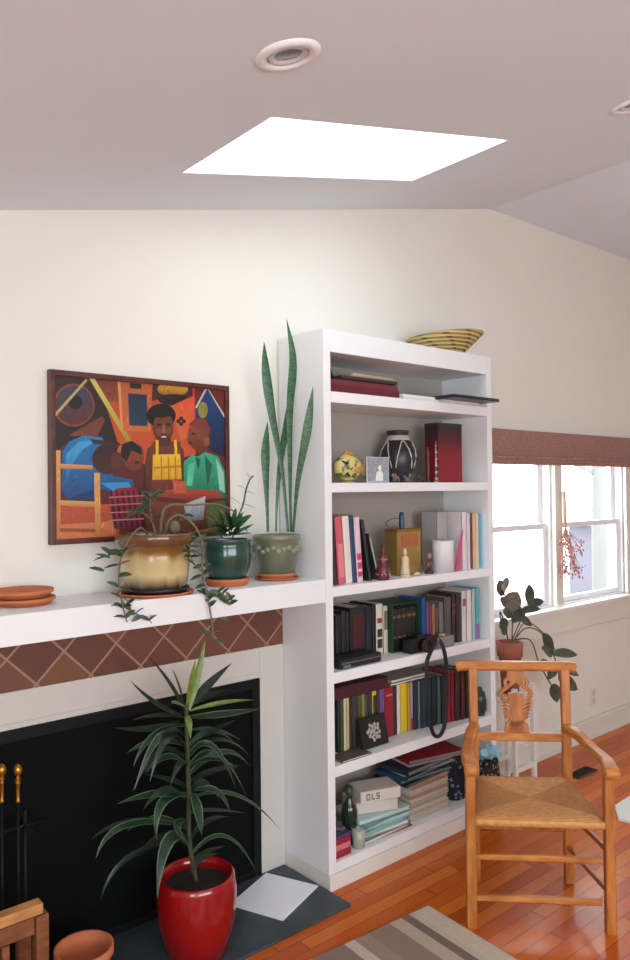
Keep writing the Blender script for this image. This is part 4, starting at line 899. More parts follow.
for j, (u, lb) in enumerate(((396, 'small brown animal figurine in front of the vase'), (407, 'tiny grey-brown animal figurine right of the vase front'), (421, 'small dark figurine beside the red book'))):
    c = Vector((X(u, 478, 2.41), 2.41, z)); g_ = thing('animal_figurine', lb, 'figurine', c, 'small figurines on the second shelf'); s_ = (1, .8, .9)[j]
    mm = mat(((120, 100, 84), (110, 100, 92), (70, 58, 54))[j], .6, vary=.2)
    MB().blob(c+Vector((0, 0, .022*s_)), .014*s_, (1.5, .8, .8), 2).blob(c+Vector((-.022*s_, -.002, .033*s_)), .009*s_, (1.2, .9, 1), 2).build('body', mm, g_)
    for dx in (-.014, .013):
        for dy in (-.006, .006): MB().lathe([(.003*s_, 0), (.0036*s_, .018*s_)], c+Vector((dx*s_, dy*s_, 0)), 10).build('leg', mm, g_)
c = Vector((X(428, 470, 2.45), 2.45, z)); h_ = at(428, 447, 1, 2.45).z-z
o = MB().lathe([(0, 0), (.012, 0), (.010, .006), (.005, .02), (.007, h_*.5), (.005, h_*.7), (.008, h_*.85), (.004, h_), (0, h_)], c, 20).build('wooden_statuette', mat((84, 62, 54), .5, vary=.2)); tag(o, 'slender dark statuette standing between the vase and red book', 'statuette')
c = Vector((X(436, 470, 2.405), 2.405, z)); h_ = at(436, 441, 1, 2.405).z-z
q = MB(); q.lathe([(0, 0), (.014, 0), (.013, .006), (.004, .010)], c, 20, cap=(False, False)).tube([c+Vector((0, 0, .008)), c+Vector((0, 0, h_))], .004, 8)
for i in range(6): q.blob(c+Vector((0, 0, .018+i*(h_-.026)/5.5)), .0115-.0010*i, sub=2)
o = q.build('candlestick', mat((170, 160, 156), .25, .8, vary=.2)); tag(o, 'thin silver beaded candlestick in front of the red book', 'candlestick')
x0, x1 = X(438, 455, 2.45), X(462, 455, 2.45); h_ = at(445, 423, 1, 2.45).z-z
rb = thing('gift_box', 'tall red box with dark top standing at the right of the second shelf', 'box', ((x0+x1)/2, 2.5, z))
n_ = NT('red_to_black', .5); n_.color(n_.ramp(n_.math('DIVIDE', n_.z, h_), [(.0, (146, 26, 44)), (.5, (130, 26, 40)), (.75, (76, 28, 36)), (.92, (46, 34, 38))]))
MB().box(x0, x1, 2.45, 2.535, z, z+h_-.012, .002).build('body', n_.M, rb); MB().box(x0-.001, x1+.001, 2.449, 2.536, z+h_-.0118, z+h_, .001).build('lid', mat((58, 46, 48), .5), rb)
# shelf 3
G3L = 'leaning books on the third shelf'
row(2, 2.40, [
    (333.5, 337.5, 518, (58, 30, 40), 'thin dark binding against the left side of the third shelf', dict(lean=-4)),
    (338, 345, 517, (204, 92, 108), 'pink book at the left of the third shelf', dict(lean=-4, band=[(.1, .6, (226, 130, 140))])),
    (345.5, 352, 516, (226, 218, 206), 'cream book between pink and navy books on the third shelf', dict(lean=-4)),
    (352.5, 356.5, 515, (40, 66, 100), 'navy thin book left of the pink lettered book on the third shelf', dict(lean=-4)),
    (357, 362.5, 517, (224, 196, 206), 'white book with pink lettering marks on its spine, third shelf', dict(lean=-4, band=[(.08, .16, (204, 60, 110)), (.2, .3, (204, 60, 110)), (.34, .44, (204, 60, 110))])),
    (368.5, 371.5, 519, (30, 30, 34), 'black book leaning at the right end of the left row, third shelf', dict(lean=-10))], G3L)
c_z = SZ[2]+.0006
xk = X(367.5, 560, 2.40)
book(xk+.068, xk+.077, c_z, .215, .18, 2.405, (46, 50, 48), 'dark folder leaning steeply against the black book on the third shelf', G3L, lean=-16, band=[(.05, .9, (176, 178, 168))])
z = c_z
c = Vector((X(385.5, 578, 2.37), 2.385, z)); k = depth((c.x, c.y, 1.3))/FPX
mg = thing('bottle_figurine', 'maroon bottle shaped figurine with white dots left of the brass canister', 'figurine', c)
H = at(383, 543, 1, 2.395).z-z
MB().lathe([(0, 0), (.026, 0), (.030, .012), (.031, H*.3), (.022, H*.42), (.017, H*.5), (.019, H*.58), (.012, H*.7), (.006, H*.85), (.005, H*.97), (0, H)], c, 32).build('body', mat((104, 40, 50), .3, vary=.12), mg)
q = MB()
for zz, rr, n in ((H*.16, .0312, 10), (H*.56, .0185, 7)):
    for i in range(n): q.blob(c+Vector((rr*math.cos(i*6.283/n), rr*math.sin(i*6.283/n), zz)), .0035, sub=1)
q.build('dots', mat((206, 176, 176), .5), mg)
x0, x1 = X(397, 550, 2.44), X(421, 550, 2.44); h_ = at(408, 529, 1, 2.44).z-z; dd = .075
YC = 2.44
bx = thing('brass_canister', 'square brass canister in the middle of the third shelf', 'canister', ((x0+x1)/2, 2.48, z))
M_TIN = mat((176, 144, 84), .3, .55, vary=.15, scale=14)
q = MB(); q.box(x0, x1, YC, YC+.003, z, z+h_, 0).box(x0, x1, YC+dd-.003, YC+dd, z, z+h_).box(x0, x0+.003, YC+.003, YC+dd-.003, z, z+h_).box(x1-.003, x1, YC+.003, YC+dd-.003, z, z+h_).box(x0+.003, x1-.003, YC+.003, YC+dd-.003, z, z+.004); q.build('body', M_TIN, bx)
M_RIM = mat((150, 118, 60), .3, .6)
MB().box(x0-.003, x1+.003, YC-.003, YC-.0002, z+h_-.012, z+h_+.001).box(x0-.003, x0-.0001, YC-.0002, YC+dd, z+h_-.012, z+h_+.001).box(x1+.0001, x1+.003, YC-.0002, YC+dd, z+h_-.012, z+h_+.001).build('rim', M_RIM, bx)
MB().box(x0-.001, x1+.001, YC-.003, YC-.0002, z, z+.006).build('base_band', M_RIM, bx)
MB().box(x0+.03, x1-.02, YC-.0015, YC, z+h_*.62, z+h_*.88).build('label', mat((170, 96, 60), .5, vary=.2), bx)
xb = (x0+x1)/2-.012; zt3 = at(402, 512, 1, 2.47).z
o = MB().lathe([(0, .006), (.013, .006), (.013, zt3-z-.02), (.009, zt3-z), (0, zt3-z)], (xb, 2.475, z), 24).build('spray_bottle', mat((44, 74, 100), .35)); tag(o, 'dark blue bottle standing inside the brass canister', 'bottle')
q = MB(); p0 = Vector((xb-.03, 2.47, z+.01)); q.tube(spline([p0, Vector((xb-.035, 2.47, z+h_)), at(390, 528, 1, 2.45), at(386, 523, 1, 2.44), at(392, 519, 1, 2.44), at(400, 518, 1, 2.45)], 5), .0022, 6)
o = q.build('wire_loop', mat((96, 84, 70), .5, .3)); tag(o, 'thin looped wire sticking out of the brass canister', 'wire')
c = Vector((X(406, 575, 2.39), 2.395, z)); H = at(406, 548, 1, 2.395).z-z
bd = thing('deity_statuette', 'small cream seated statuette in front of the brass canister', 'statuette', c); mm = mat((216, 196, 160), .6, vary=.12, scale=60)
MB().lathe([(0, 0), (.023, 0), (.023, .008), (.018, .012)], c, 24, cap=(False, True)).build('base', mm, bd)
MB().lathe([(.020, .010), (.022, .02), (.019, H*.3), (.017, H*.5), (.019, H*.62), (.012, H*.7), (.007, H*.74)], c, 24, cap=(True, True)).blob(c+Vector((0, -.006, .02)), .017, (1.25, .8, .6), 3).blob(c+Vector((-.013, -.006, H*.5)), .007, (.8, .8, 2.2), 2).blob(c+Vector((.013, -.006, H*.5)), .007, (.8, .8, 2.2), 2).build('body', mm, bd)
MB().blob(c+Vector((0, 0, H*.83)), .0115, (.9, .9, 1.1), 3, .04).lathe([(.009, H*.88), (.006, H*.95), (0, H)], c, 16, cap=(False, False)).build('head', mm, bd)
c = Vector((X(417, 576, 2.385), 2.385, z)); o = MB().blob(c+Vector((0, 0, .009)), .0092, (2.2, .9, .98), 3, .1).build('pebble', mat((206, 186, 154), .6)); tag(o, 'small cream pebble beside the seated statuette', 'pebble')
c = Vector((X(430, 575, 2.40), 2.405, z)); H = at(430, 552, 1, 2.405).z-z
bu = thing('bust_figurine', 'small maroon bust between the canister and the white candle', 'figurine', c); mm = mat((112, 62, 62), .45, vary=.2)
MB().lathe([(0, 0), (.022, 0), (.022, .01), (.016, .016)], c, 24, cap=(False, True)).build('base', mat((70, 40, 42), .5), bu)
MB().blob(c+Vector((0, 0, H*.42)), .021, (1, .65, 1), 3).build('torso', mm, bu); MB().blob(c+Vector((0, 0, H*.80)), .014, (.9, .9, 1.15), 3, .03).build('head', mat((150, 110, 104), .5), bu)
c = Vector((X(444, 570, 2.40), 2.405, z)); k = depth((c.x, c.y, 1.3))/FPX; H = at(443, 540, 1, 2.42).z-z; R = 11*k
cn = thing('pillar_candle', 'thick white pillar candle in front of the grey portrait book', 'candle', c)
MB().lathe([(0, 0), (R, 0), (R, H-.003), (R*.96, H), (R*.7, H-.004), (0, H-.006)], c, 40, cap=(False, False)).build('wax', mat((222, 222, 226), .5, vary=.02), cn); MB().tube([c+Vector((0, 0, H-.007)), c+Vector((.001, 0, H+.004))], .001, 6).build('wick', M_BLACK, cn)
G3R = 'books at the right of the third shelf'
row(2, 2.388, [
    (437, 447, 512, (172, 170, 168), 'wide grey book with a small portrait on it behind the candle', dict(y=2.46, d=.1)),
    (462, 466.5, 512, (224, 216, 220), 'white book touching the grey portrait book on the third shelf', {}),
    (467, 470, 513, (216, 206, 214), 'thin pale lilac book on the right of the third shelf', {}),
    (470.3, 472.3, 513, (104, 62, 50), 'thin brown book on the right of the third shelf', {}),
    (472.6, 475.4, 513, (216, 184, 146), 'tan book next to the thin brown book, third shelf', {}),
    (475.7, 478.4, 513.5, (224, 206, 178), 'cream book next to the tan book, third shelf', {}),
    (478.7, 481.2, 513.5, (120, 170, 196), 'light blue book near the right end of the third shelf', {}),
    (481.5, 484, 514, (164, 206, 220), 'pale blue book at the right end of the third shelf', {})], G3R, .18)
x0 = X(459, 540, 2.375); x1 = X(463, 540, 2.375)
o = MB().prism([Vector((x0-.03, 2.374, z)), Vector((x0+.005, 2.374, z)), Vector((x1+.0, 2.374, z+.2)), Vector((x1-.03, 2.374, z+.13))], (0, .006, 0)).build('folded_card', mat((206, 88, 120), .6)); tag(o, 'pink folded card leaning behind the white candle', 'card')
# shelf 4
z = SZ[3]+.0006; G4 = 'books on the fourth shelf'
Y4 = lambda u: 2.487-max(0, u-376)*.00098
row(3, Y4, [
    (335.5, 341, 615, (30, 34, 34), 'black book at the far left of the fourth shelf', {}), (341.5, 346, 611, (26, 36, 34), 'black-green book second from the left of the fourth shelf', {}),
    (346.5, 349.5, 612, (24, 26, 30), 'thin black book left of the maroon label binder', {}), (350, 365, 607, (34, 36, 46), 'wide dark binder with maroon spine label on the fourth shelf', dict(band=[(.2, .85, (74, 30, 36))])),
    (365.5, 372, 606, (24, 34, 50), 'navy book left of the white spine, fourth shelf', {}), (372.5, 375.5, 604, (20, 28, 34), 'thin blue-black book touching the white spine, fourth shelf', {}),
    (376, 382.5, 604, (222, 214, 196), 'tall white book on the fourth shelf with dark lettering blocks', dict(d=.18, band=[(.12, .3, (60, 56, 52)), (.34, .5, (60, 56, 52)), (.62, .72, (140, 60, 60))])),
    (383, 387.5, 606, (206, 198, 180), 'cream book right of the tall white book, fourth shelf', dict(d=.18, band=[(.5, .9, (120, 112, 96))]))], G4, .15)
x0, x1 = X(387.6, 620, Y4(385))+.003, X(419.6, 625, 2.45); h_ = at(405, 603, 1, 2.45).z-z
fb_ = thing('magazine_file', 'dark green slipcase of black volumes on the fourth shelf', 'slipcase', ((x0+x1)/2, 2.52, z))
MG = mat((28, 70, 46), .5, vary=.1)
MB().box(x0, x0+.005, 2.45, 2.63, z, z+h_).box(x1-.005, x1, 2.45, 2.63, z, z+h_).box(x0+.005, x1-.005, 2.45, 2.63, z+h_-.005, z+h_).box(x0+.005, x1-.005, 2.45, 2.63, z, z+.004).box(x0+.005, x1-.005, 2.625, 2.63, z+.004, z+h_-.005).build('slipcase', MG, fb_)
wv = (x1-x0-.012)/5
for i in range(5):
    book(x0+.006+i*wv, x0+.006+(i+1)*wv-.001, z+.0045, h_-.03, .15, 2.465, (28, 30, 30) if i != 2 else (44, 32, 30), 'black volume in the green slipcase, %s' % ('leftmost of five', 'second of five from the left', 'brownish middle one of five', 'fourth of five from the left', 'rightmost of five')[i], 'volumes in the green slipcase', band=[(.78, .84, (120, 100, 60)), (.3, .34, (120, 100, 60))])
row(3, Y4, [
    (421.5, 426, 598, (36, 72, 130), 'bright blue book right of the green slipcase', {}), (426.4, 429, 602, (106, 74, 128), 'purple thin book next to the bright blue book', {}), (429.3, 432, 606, (130, 44, 46), 'dark red thin book next to the purple book', {}),
    (432.3, 435, 604, (150, 112, 70), 'tan book next to the dark red one, fourth shelf', {}), (435.3, 438.3, 608, (96, 74, 56), 'brown book above the camera strap, fourth shelf', {}), (438.6, 443.5, 602, (108, 106, 104), 'grey book above the small grey box, fourth shelf', {}),
    (443.8, 451, 597, (84, 80, 78), 'dark grey wide book on the fourth shelf', {}), (451.4, 455.5, 594, (58, 40, 44), 'dark book with a few red squares on the fourth shelf', dict(band=[(.6, .66, (150, 50, 56)), (.75, .81, (150, 50, 56))])), (455.8, 461, 593, (52, 46, 48), 'charcoal book left of the white book, fourth shelf', {}),
    (461.4, 466, 591, (206, 198, 194), 'white book with pinkish mark near the right, fourth shelf', dict(band=[(.7, .85, (150, 90, 96))])), (466.3, 471.5, 590, (214, 210, 204), 'plain white book near the right, fourth shelf', {}), (472, 475, 589, (176, 186, 190), 'pale grey book left of the teal spine', {}),
    (475.3, 479.3, 588, (88, 166, 176), 'teal book with purple foot at the right end, fourth shelf', dict(band=[(.02, .3, (166, 84, 170))]))], G4, .15)
# black device (left) and camera
x0, x1 = X(337, 665, 2.39), X(379, 660, 2.39)
dv = thing('camera_bag', 'flat black zipped case with pale piping at the left front of the fourth shelf', 'case', ((x0+x1)/2, 2.42, z))
MB().box(x0, x1, 2.372, 2.475, z, z+.042, .012).build('body', mat((24, 26, 30), .6, vary=.2, bump=.1), dv)
MB().tube([Vector((x0+.01, 2.3715, z+.024)), Vector((x1-.01, 2.3715, z+.024))], .003, 6).build('zip', mat((110, 112, 116), .4, .4), dv)
MB().box(x0+.02, x0+.06, 2.3685, 2.374, z+.005, z+.017, .001).build('tag', mat((120, 122, 128), .5), dv)
x0, x1 = X(408, 648, 2.39), X(430, 645, 2.39)
cm = thing('camera', 'black camera whose strap hangs over the shelf edge', 'camera', ((x0+x1)/2, 2.41, z))
MB().box(x0, x1+.02, 2.372, 2.426, z, z+.066, .008).build('body', mat((22, 23, 25), .5, bump=.1), cm)
MB().box((x0+x1)/2-.02, (x0+x1)/2+.022, 2.378, 2.422, z+.064, z+.083, .006).build('viewfinder', mat((24, 25, 27), .5), cm)
MB().lathe([(.0, 0), (.03, 0), (.032, .03), (.027, .034), (.02, .028), (0, .026)], (0, 0, 0), 32, None, (False, False)).build('lens', mat((18, 18, 20), .25), cm)
ln = [o for o in cm.children if o.name.startswith('lens')][0]; ln.data.transform(Matrix.Translation(Vector(((x0+x1)/2+.005, 2.372, z+.034))-cm.location) @ Matrix.Rotation(math.pi/2, 4, 'X') @ Matrix.Translation(cm.location))
yf = BYF-.012
sp_ = [Vector((x1+.012, 2.40, z+.05)), Vector((x1+.012, 2.368, z+.035)), at(427, 662, 1, yf), at(427.5, 690, 1, yf), at(429, 715, 1, yf), at(433, 733, 1, yf), at(439, 736, 1, yf), at(444.5, 725, 1, yf), at(447, 695, 1, yf), at(446.5, 668, 1, yf), at(444, 650, 1, yf), at(439, 640, 1, 2.368), Vector((x1+.018, 2.40, z+.06))]
MB().bar(spline(sp_, 6), .018, .004, (-.75, -.66, .05), .3).build('strap', mat((30, 30, 33), .7, vary=.2), cm)
x0, x1 = X(438.5, 640, 2.366), X(454, 640, 2.366)
o = MB().box(x0, x1, 2.366, 2.404, z, z+.052, .002).build('small_box', mat((128, 126, 124), .6, vary=.1)); tag(o, 'small grey box behind the camera strap on the fourth shelf', 'box')
c = Vector((X(442, 630, 2.385), 2.386, z+.0522)); o = MB().lathe([(0, 0), (.016, 0), (.018, .008), (.016, .012), (0, .012)], c, 28).build('lens_cap', mat((176, 150, 110), .5)); tag(o, 'round tan cap lying on the small grey box', 'cap')
# shelf 5
z = SZ[4]+.0006; G5 = 'books standing on the fifth shelf'
row(4, lambda u: 2.47-max(0, u-405)*.00105, [
    (337.5, 340.3, 697, (30, 44, 34), 'dark green book at the far left of the fifth shelf', {}), (340.6, 343.4, 699, (66, 74, 52), 'olive book second from the left, fifth shelf', {}), (343.7, 346.3, 697, (210, 198, 160), 'cream book third from the left, fifth shelf', {}), (346.6, 349.2, 697, (196, 176, 128), 'tan cream book left of the dark grey book, fifth shelf', {}),
    (349.5, 352, 698, (54, 46, 40), 'thin black book right of the two cream books, fifth shelf', {}), (352.3, 358, 696, (62, 62, 58), 'wide dark grey book, fifth shelf', {}), (358.3, 361.5, 695, (78, 84, 44), 'dark olive book, fifth shelf', {}), (361.8, 365, 694, (120, 128, 52), 'yellow-green book above the flowered frame, fifth shelf', {}), (365.3, 368.2, 694, (76, 60, 84), 'plum book above the flowered frame, fifth shelf', {}), (368.5, 372, 692, (56, 60, 40), 'dark moss book above the flowered frame, fifth shelf', {}),
    (372.3, 376.4, 690, (216, 186, 48), 'bright yellow narrow book above the flowered frame', dict(band=[(.5, .9, (60, 50, 60))])), (376.7, 379.2, 690, (60, 54, 40), 'brown-black book right of the narrow yellow book', {}), (379.5, 384.3, 687, (108, 80, 140), 'purple book left of the red book, fifth shelf', dict(band=[(.2, .5, (60, 40, 90))])),
    (384.6, 393.4, 687, (142, 32, 52), 'wide crimson book in the middle of the fifth shelf', dict(band=[(.82, .86, (190, 120, 100))])), (393.7, 396.6, 686, (50, 44, 44), 'thin black book between crimson and white books', {}), (396.9, 400.2, 684, (220, 212, 196), 'white book left of the big yellow book', {}),
    (400.5, 407, 683, (220, 190, 36), 'big yellow book in the middle of the fifth shelf', {}), (407.3, 409.8, 683, (196, 160, 60), 'mustard book touching the big yellow book', {}), (410.1, 412.8, 682, (170, 150, 170), 'lavender book right of the mustard book', dict(band=[(.02, .25, (150, 40, 50))])),
    (413.1, 417.6, 681, (44, 54, 72), 'dark slate-blue book, fifth shelf', {}), (417.9, 420, 681, (120, 134, 120), 'thin grey-green book, fifth shelf', {}), (420.3, 426.2, 679, (34, 54, 76), 'dark blue wide book left of the strap', {}), (426.5, 431, 678, (30, 70, 84), 'dark teal book behind the hanging strap', {}), (431.3, 436.2, 677, (24, 46, 54), 'blue-black book framed by the strap loop', {}),
    (436.5, 440.6, 676, (60, 96, 100), 'grey teal book framed by the strap loop', {}), (440.9, 446.5, 675, (34, 36, 42), 'black book behind the right side of the strap', {}), (446.8, 450.3, 672, (150, 34, 50), 'red book right of the strap', {}), (450.6, 454.2, 672, (120, 26, 42), 'dark red book right of the strap', {}), (454.5, 460, 672, (50, 40, 42), 'dark brown book left of the chair back', {}), (460.3, 465, 670, (74, 30, 34), 'dark maroon book beside the chair back post', {}), (465.3, 470.5, 670, (36, 40, 36), 'black-green book behind the chair back post', {})], G5, .16)
zb_ = at(360, 696, 1, 2.47).z
zl = max(at(u, v, 1, 2.47).z for u, v in ((346, 697), (372.5, 690), (381, 687), (389, 687)))
zc_ = at(402, 683, 1, 2.47).z
x0, x1 = INX0+.006, X(390, 685, 2.44)
flat('book', 'book', x0, x1, 2.455, 2.63, zc_+.001, .052, (70, 26, 40), 'large burgundy book lying flat over the row at the left of the fifth shelf', 'books lying on the fifth shelf row', front=True)
x0, x1 = X(391, 680, 2.45), X(430, 675, 2.45)
for i, (cc, lb) in enumerate((((110, 104, 100), 'dark grey magazine lying on the books in the middle of the fifth shelf'), ((160, 154, 148), 'pale grey magazine lying on top of the dark grey one, fifth shelf'))):
    flat('magazine', 'magazine', x0+.01*i, x1+.006*i, 2.455+.004*i, 2.63, max(zc_, at(428, 678, 1, 2.47).z)+.002+i*.0125, .012, cc, lb, 'magazines lying on the fifth shelf row')
x0, x1 = X(363, 735, 2.41), X(389, 730, 2.41); h_ = at(376, 717, 1, 2.41).z-z
fr = thing('tile_frame', 'small black frame with a white flower pattern leaning on the books, fifth shelf', 'picture frame', ((x0+x1)/2, 2.42, z))
lx = Matrix.Translation((0, 2.41, z+.0024)) @ Matrix.Rotation(math.radians(-12), 4, 'X') @ Matrix.Translation((0, -2.41, -z))
MB(lx).box(x0, x1, 2.41, 2.42, z+.0005, z+h_, .002).build('frame', mat((26, 26, 28), .35), fr)
q = MB(lx); cxx, czz = (x0+x1)/2, z+h_/2
for i in range(19):
    aa = i*2.4; rr = .0082*math.sqrt(i)*1.15
    for j in range(5): q.blob((cxx+rr*math.cos(aa)+.0052*math.cos(j*1.257), 2.4095, czz+rr*math.sin(aa)+.0052*math.sin(j*1.257)), .004, (1, .12, 1), 1)
q.build('flower_pattern', mat((206, 196, 184), .5), fr)
x0, x1 = X(338, 757, 2.385), X(368, 747, 2.385)
o = flat('magazine', 'magazine', x0+.004, x1, 2.362, 2.45, z, .008, (90, 74, 66), 'brownish magazine lying in front of the books at the left of the fifth shelf')
c = Vector((INX1-.04, 2.40, z)); o = MB().lathe([(0, 0), (.026, 0), (.036, .03), (.036, .08), (.028, .115), (.015, .125), (.012, .14), (0, .14)], c, 32).build('jar', mat((36, 62, 42), .25, vary=.1)); tag(o, 'round dark green jar at the right end of the fifth shelf', 'jar')
# shelf 6
z = SZ[5]+.0006
c = Vector((X(350.5, 845, 2.45), 2.455, z)); H = at(350, 786, 1, 2.455).z-z
wb = thing('wine_bottle', 'dark green glass bottle at the left of the bottom shelf', 'bottle', c)
MB().lathe([(0, 0), (.034, 0), (.036, .006), (.036, H*.58), (.030, H*.67), (.014, H*.76), (.013, H*.97), (.015, H*.98), (.015, H), (0, H)], c, 32).build('glass', mat((30, 46, 34), .12, vary=.1, coat=.5), wb); MB().lathe([(.0142, H*.86), (.0158, H*.87), (.0158, H*1.002), (0, H*1.003)], c, 24, cap=(False, False)).build('capsule', mat((60, 76, 50), .35), wb)
x0, x1 = INX0+.004, X(351, 846, 2.375); h_ = at(344, 834, 1, 2.375).z-z
rbx = thing('tea_box', 'small red and purple patterned box at the front left of the bottom shelf', 'box', ((x0+x1)/2, 2.41, z))
MB().box(x0, x1, 2.375, 2.44, z, z+h_, .002).build('box_body', mat((150, 36, 56), .5, vary=.3, scale=60), rbx)
MB().box(x0+.004, x1-.004, 2.3735, 2.375, z+h_*.35, z+h_*.6).build('label', mat((206, 120, 130), .5, vary=.2), rbx); MB().box(x0-.001, x1+.001, 2.374, 2.441, z+h_*.86, z+h_+.001, .001).build('lid', mat((74, 60, 110), .5), rbx)
q = MB()
for i, (dx, dz, r_) in enumerate(((0, 0, 25), (.012, .012, -20), (-.006, .024, 40))): q.box(-.028, .028, -.02, .02, 0, .009, .002, Matrix.Translation(((x0+x1)/2+dx*.3, 2.408, z+h_+.002+dz*.95)) @ Matrix.Rotation(math.radians(r_), 4, 'Z'))
o = q.build('bundle_of_cards', mat((96, 92, 98), .4, .2, vary=.4, scale=40)); tag(o, 'grey bundle of small cases lying on the red patterned box', 'cases')
o = MB().box(INX0+.003, INX0+.016, 2.46, 2.62, z, z+.17, .001).build('folder', mat((120, 60, 62), .6, vary=.2)); tag(o, 'reddish folder standing against the left side of the bottom shelf', 'folder')
c = Vector((X(359, 845, 2.395), 2.397, z)); k = depth((c.x, c.y, .2))/FPX; R = 7.2*k; H = at(359, 828, 1, 2.397).z-z
jr = thing('glass_candle', 'small white candle in a glass cup in front of the green bottle', 'candle', c)
MB().lathe([(0, 0), (R*.85, 0), (R, H), (R*.92, H), (R*.78, .006), (0, .006)], c, 32, cap=(False, False)).build('cup', mat((170, 172, 160), .15, vary=.05, coat=.4), jr); MB().lathe([(0, H*.9), (R*.9, H*.9)], c, 24, cap=(False, False)).build('wax', mat((226, 224, 214), .5), jr)
# pile of mint papers + white book box
x0, x1 = X(356, 835, 2.41), X(406, 822, 2.41)
zz = z
pile = [((206, 96, 80), .003, 'red sheet at the bottom of the mint pile', (.03, .03), -2), ((210, 210, 204), .012, 'white booklet near the bottom of the mint pile', (.0, .0), 2), ((56, 56, 60), .008, 'black booklet in the lower part of the mint pile', (.004, .012), -1), ((222, 224, 222), .013, 'white paper block in the lower part of the mint pile', (.002, .0), -4), ((150, 190, 186), .018, 'mint folder in the middle of the mint pile', (-.01, .008), 4), ((176, 212, 208), .018, 'pale mint folder above the middle of the mint pile', (-.006, .016), -3), ((120, 160, 156), .012, 'grey-green folder near the top of the mint pile', (-.004, .006), 6), ((196, 222, 218), .015, 'lightest mint folder at the top of the mint pile', (.004, .01), -6)]
for cc, hh, lb, (da, db), r_ in pile:
    flat('folder', 'folder', x0+.02+da, x1-.012+db, 2.385, 2.585, zz, hh, cc, lb, 'papers in the mint pile on the bottom shelf', r_, pages=cc if cc[1] > 150 else (190, 186, 176)); zz += hh+.0004
x0, x1 = X(356, 800, 2.42), X(397, 790, 2.42)
xf = Matrix.Translation(((x0+x1)/2+.018, 2.485, zz+.001)) @ Matrix.Rotation(math.radians(-24), 4, 'Z')
hb_ = at(378, 782, 1, 2.48).z-zz
wbx = thing('book_box', 'white boxed set with grey lettering lying on the mint pile', 'box', ((x0+x1)/2+.01, 2.485, zz))
wb2 = (x1-x0)*.42
MB(xf).box(-wb2, wb2, -.07, .07, 0, hb_*.5, .003).build('box_body', mat((214, 206, 196), .6, vary=.05), wbx)
MB(xf).box(-wb2+.03, wb2+.012, -.072, .06, hb_*.5+.0008, hb_, .003, Matrix.Rotation(math.radians(5), 4, 'Z')).build('upper_box', mat((222, 214, 204), .6, vary=.05), wbx)
q = MB(xf)
r5 = Matrix.Rotation(math.radians(5), 4, 'Z')
def seg(xa_, xb_, fa_, fb_): q.box(xa_, xb_, -.0732, -.0712, hb_*fa_, hb_*fb_, 0, r5)
x_ = -.05; seg(x_, x_+.004, .60, .88); seg(x_+.014, x_+.018, .60, .88); seg(x_+.004, x_+.014, .60, .65); seg(x_+.004, x_+.014, .83, .88)     # O
x_ = -.024; seg(x_, x_+.004, .60, .88); seg(x_+.004, x_+.016, .60, .65)                                                             # L
x_ = -.001; seg(x_, x_+.016, .60, .65); seg(x_, x_+.016, .715, .765); seg(x_, x_+.016, .83, .88); seg(x_+.012, x_+.016, .65, .715); seg(x_, x_+.004, .765, .83)  # S
q.build('lettering', mat((104, 98, 96), .6), wbx)
# magazines stack
x0, x1 = X(408, 805, 2.42), X(447, 800, 2.42); zz = z
cols = [(206, 200, 186), (220, 214, 204), (214, 190, 178), (226, 220, 206), (188, 178, 160), (206, 196, 180), (222, 216, 206), (196, 160, 150), (212, 204, 190), (216, 206, 188), (190, 150, 140), (206, 186, 166)]
nm = ['bottom', 'second lowest', 'third from the bottom', 'fourth from the bottom', 'fifth from the bottom', 'sixth from the bottom', 'sixth from the top', 'fifth from the top', 'fourth from the top', 'third from the top', 'second from the top', 'topmost']
ztgt = at(425, 777, 1, 2.42).z
hm = (ztgt-z)/len(cols)
for i, cc in enumerate(cols):
    flat('magazine', 'magazine', x0+random.uniform(0, .008), x1-random.uniform(0, .01), 2.40+random.uniform(0, .008), 2.60, zz, hm-.0006, cc, '%s magazine of the cream stack on the bottom shelf' % nm[i], 'magazines stacked on the bottom shelf', random.uniform(-1.5, 1.5), pages=tuple(max(0, int(c_*.92)) for c_ in cc)); zz += hm
zt6 = .458
tops = [((24, 40, 42), .012, 'dark binder lying on the cream magazine stack', (-.05, .02), 3), ((22, 84, 80), .016, 'teal folder above the dark binder on the magazine stack', (-.05, .0), -5), ((30, 62, 96), .014, 'blue folder between the teal and white folders on the stack', (-.055, .02), 5), ((170, 172, 176), .006, 'pale grey folder on the magazine stack under the navy one', (-.03, .03), -4), ((30, 44, 60), .02, 'navy binder on the pale grey folder on the magazine stack', (-.04, .02), 4), ((196, 186, 186), .005, 'whitish sheet under the red folder near the top of the stack', (.03, .08), -10), ((146, 24, 48), .018, 'red folder on the very top of the magazine stack', (.04, .09), -12)]
for cc, hh, lb, (da, db), r_ in tops:
    if zz+hh > zt6-.002: hh = max(.003, zt6-.002-zz)
    flat('folder', 'folder', x0+da, x1+db, 2.395, 2.59, zz, hh, cc, lb, 'folders on the magazine stack', r_, pages=(120, 120, 118)); zz += hh+.0004
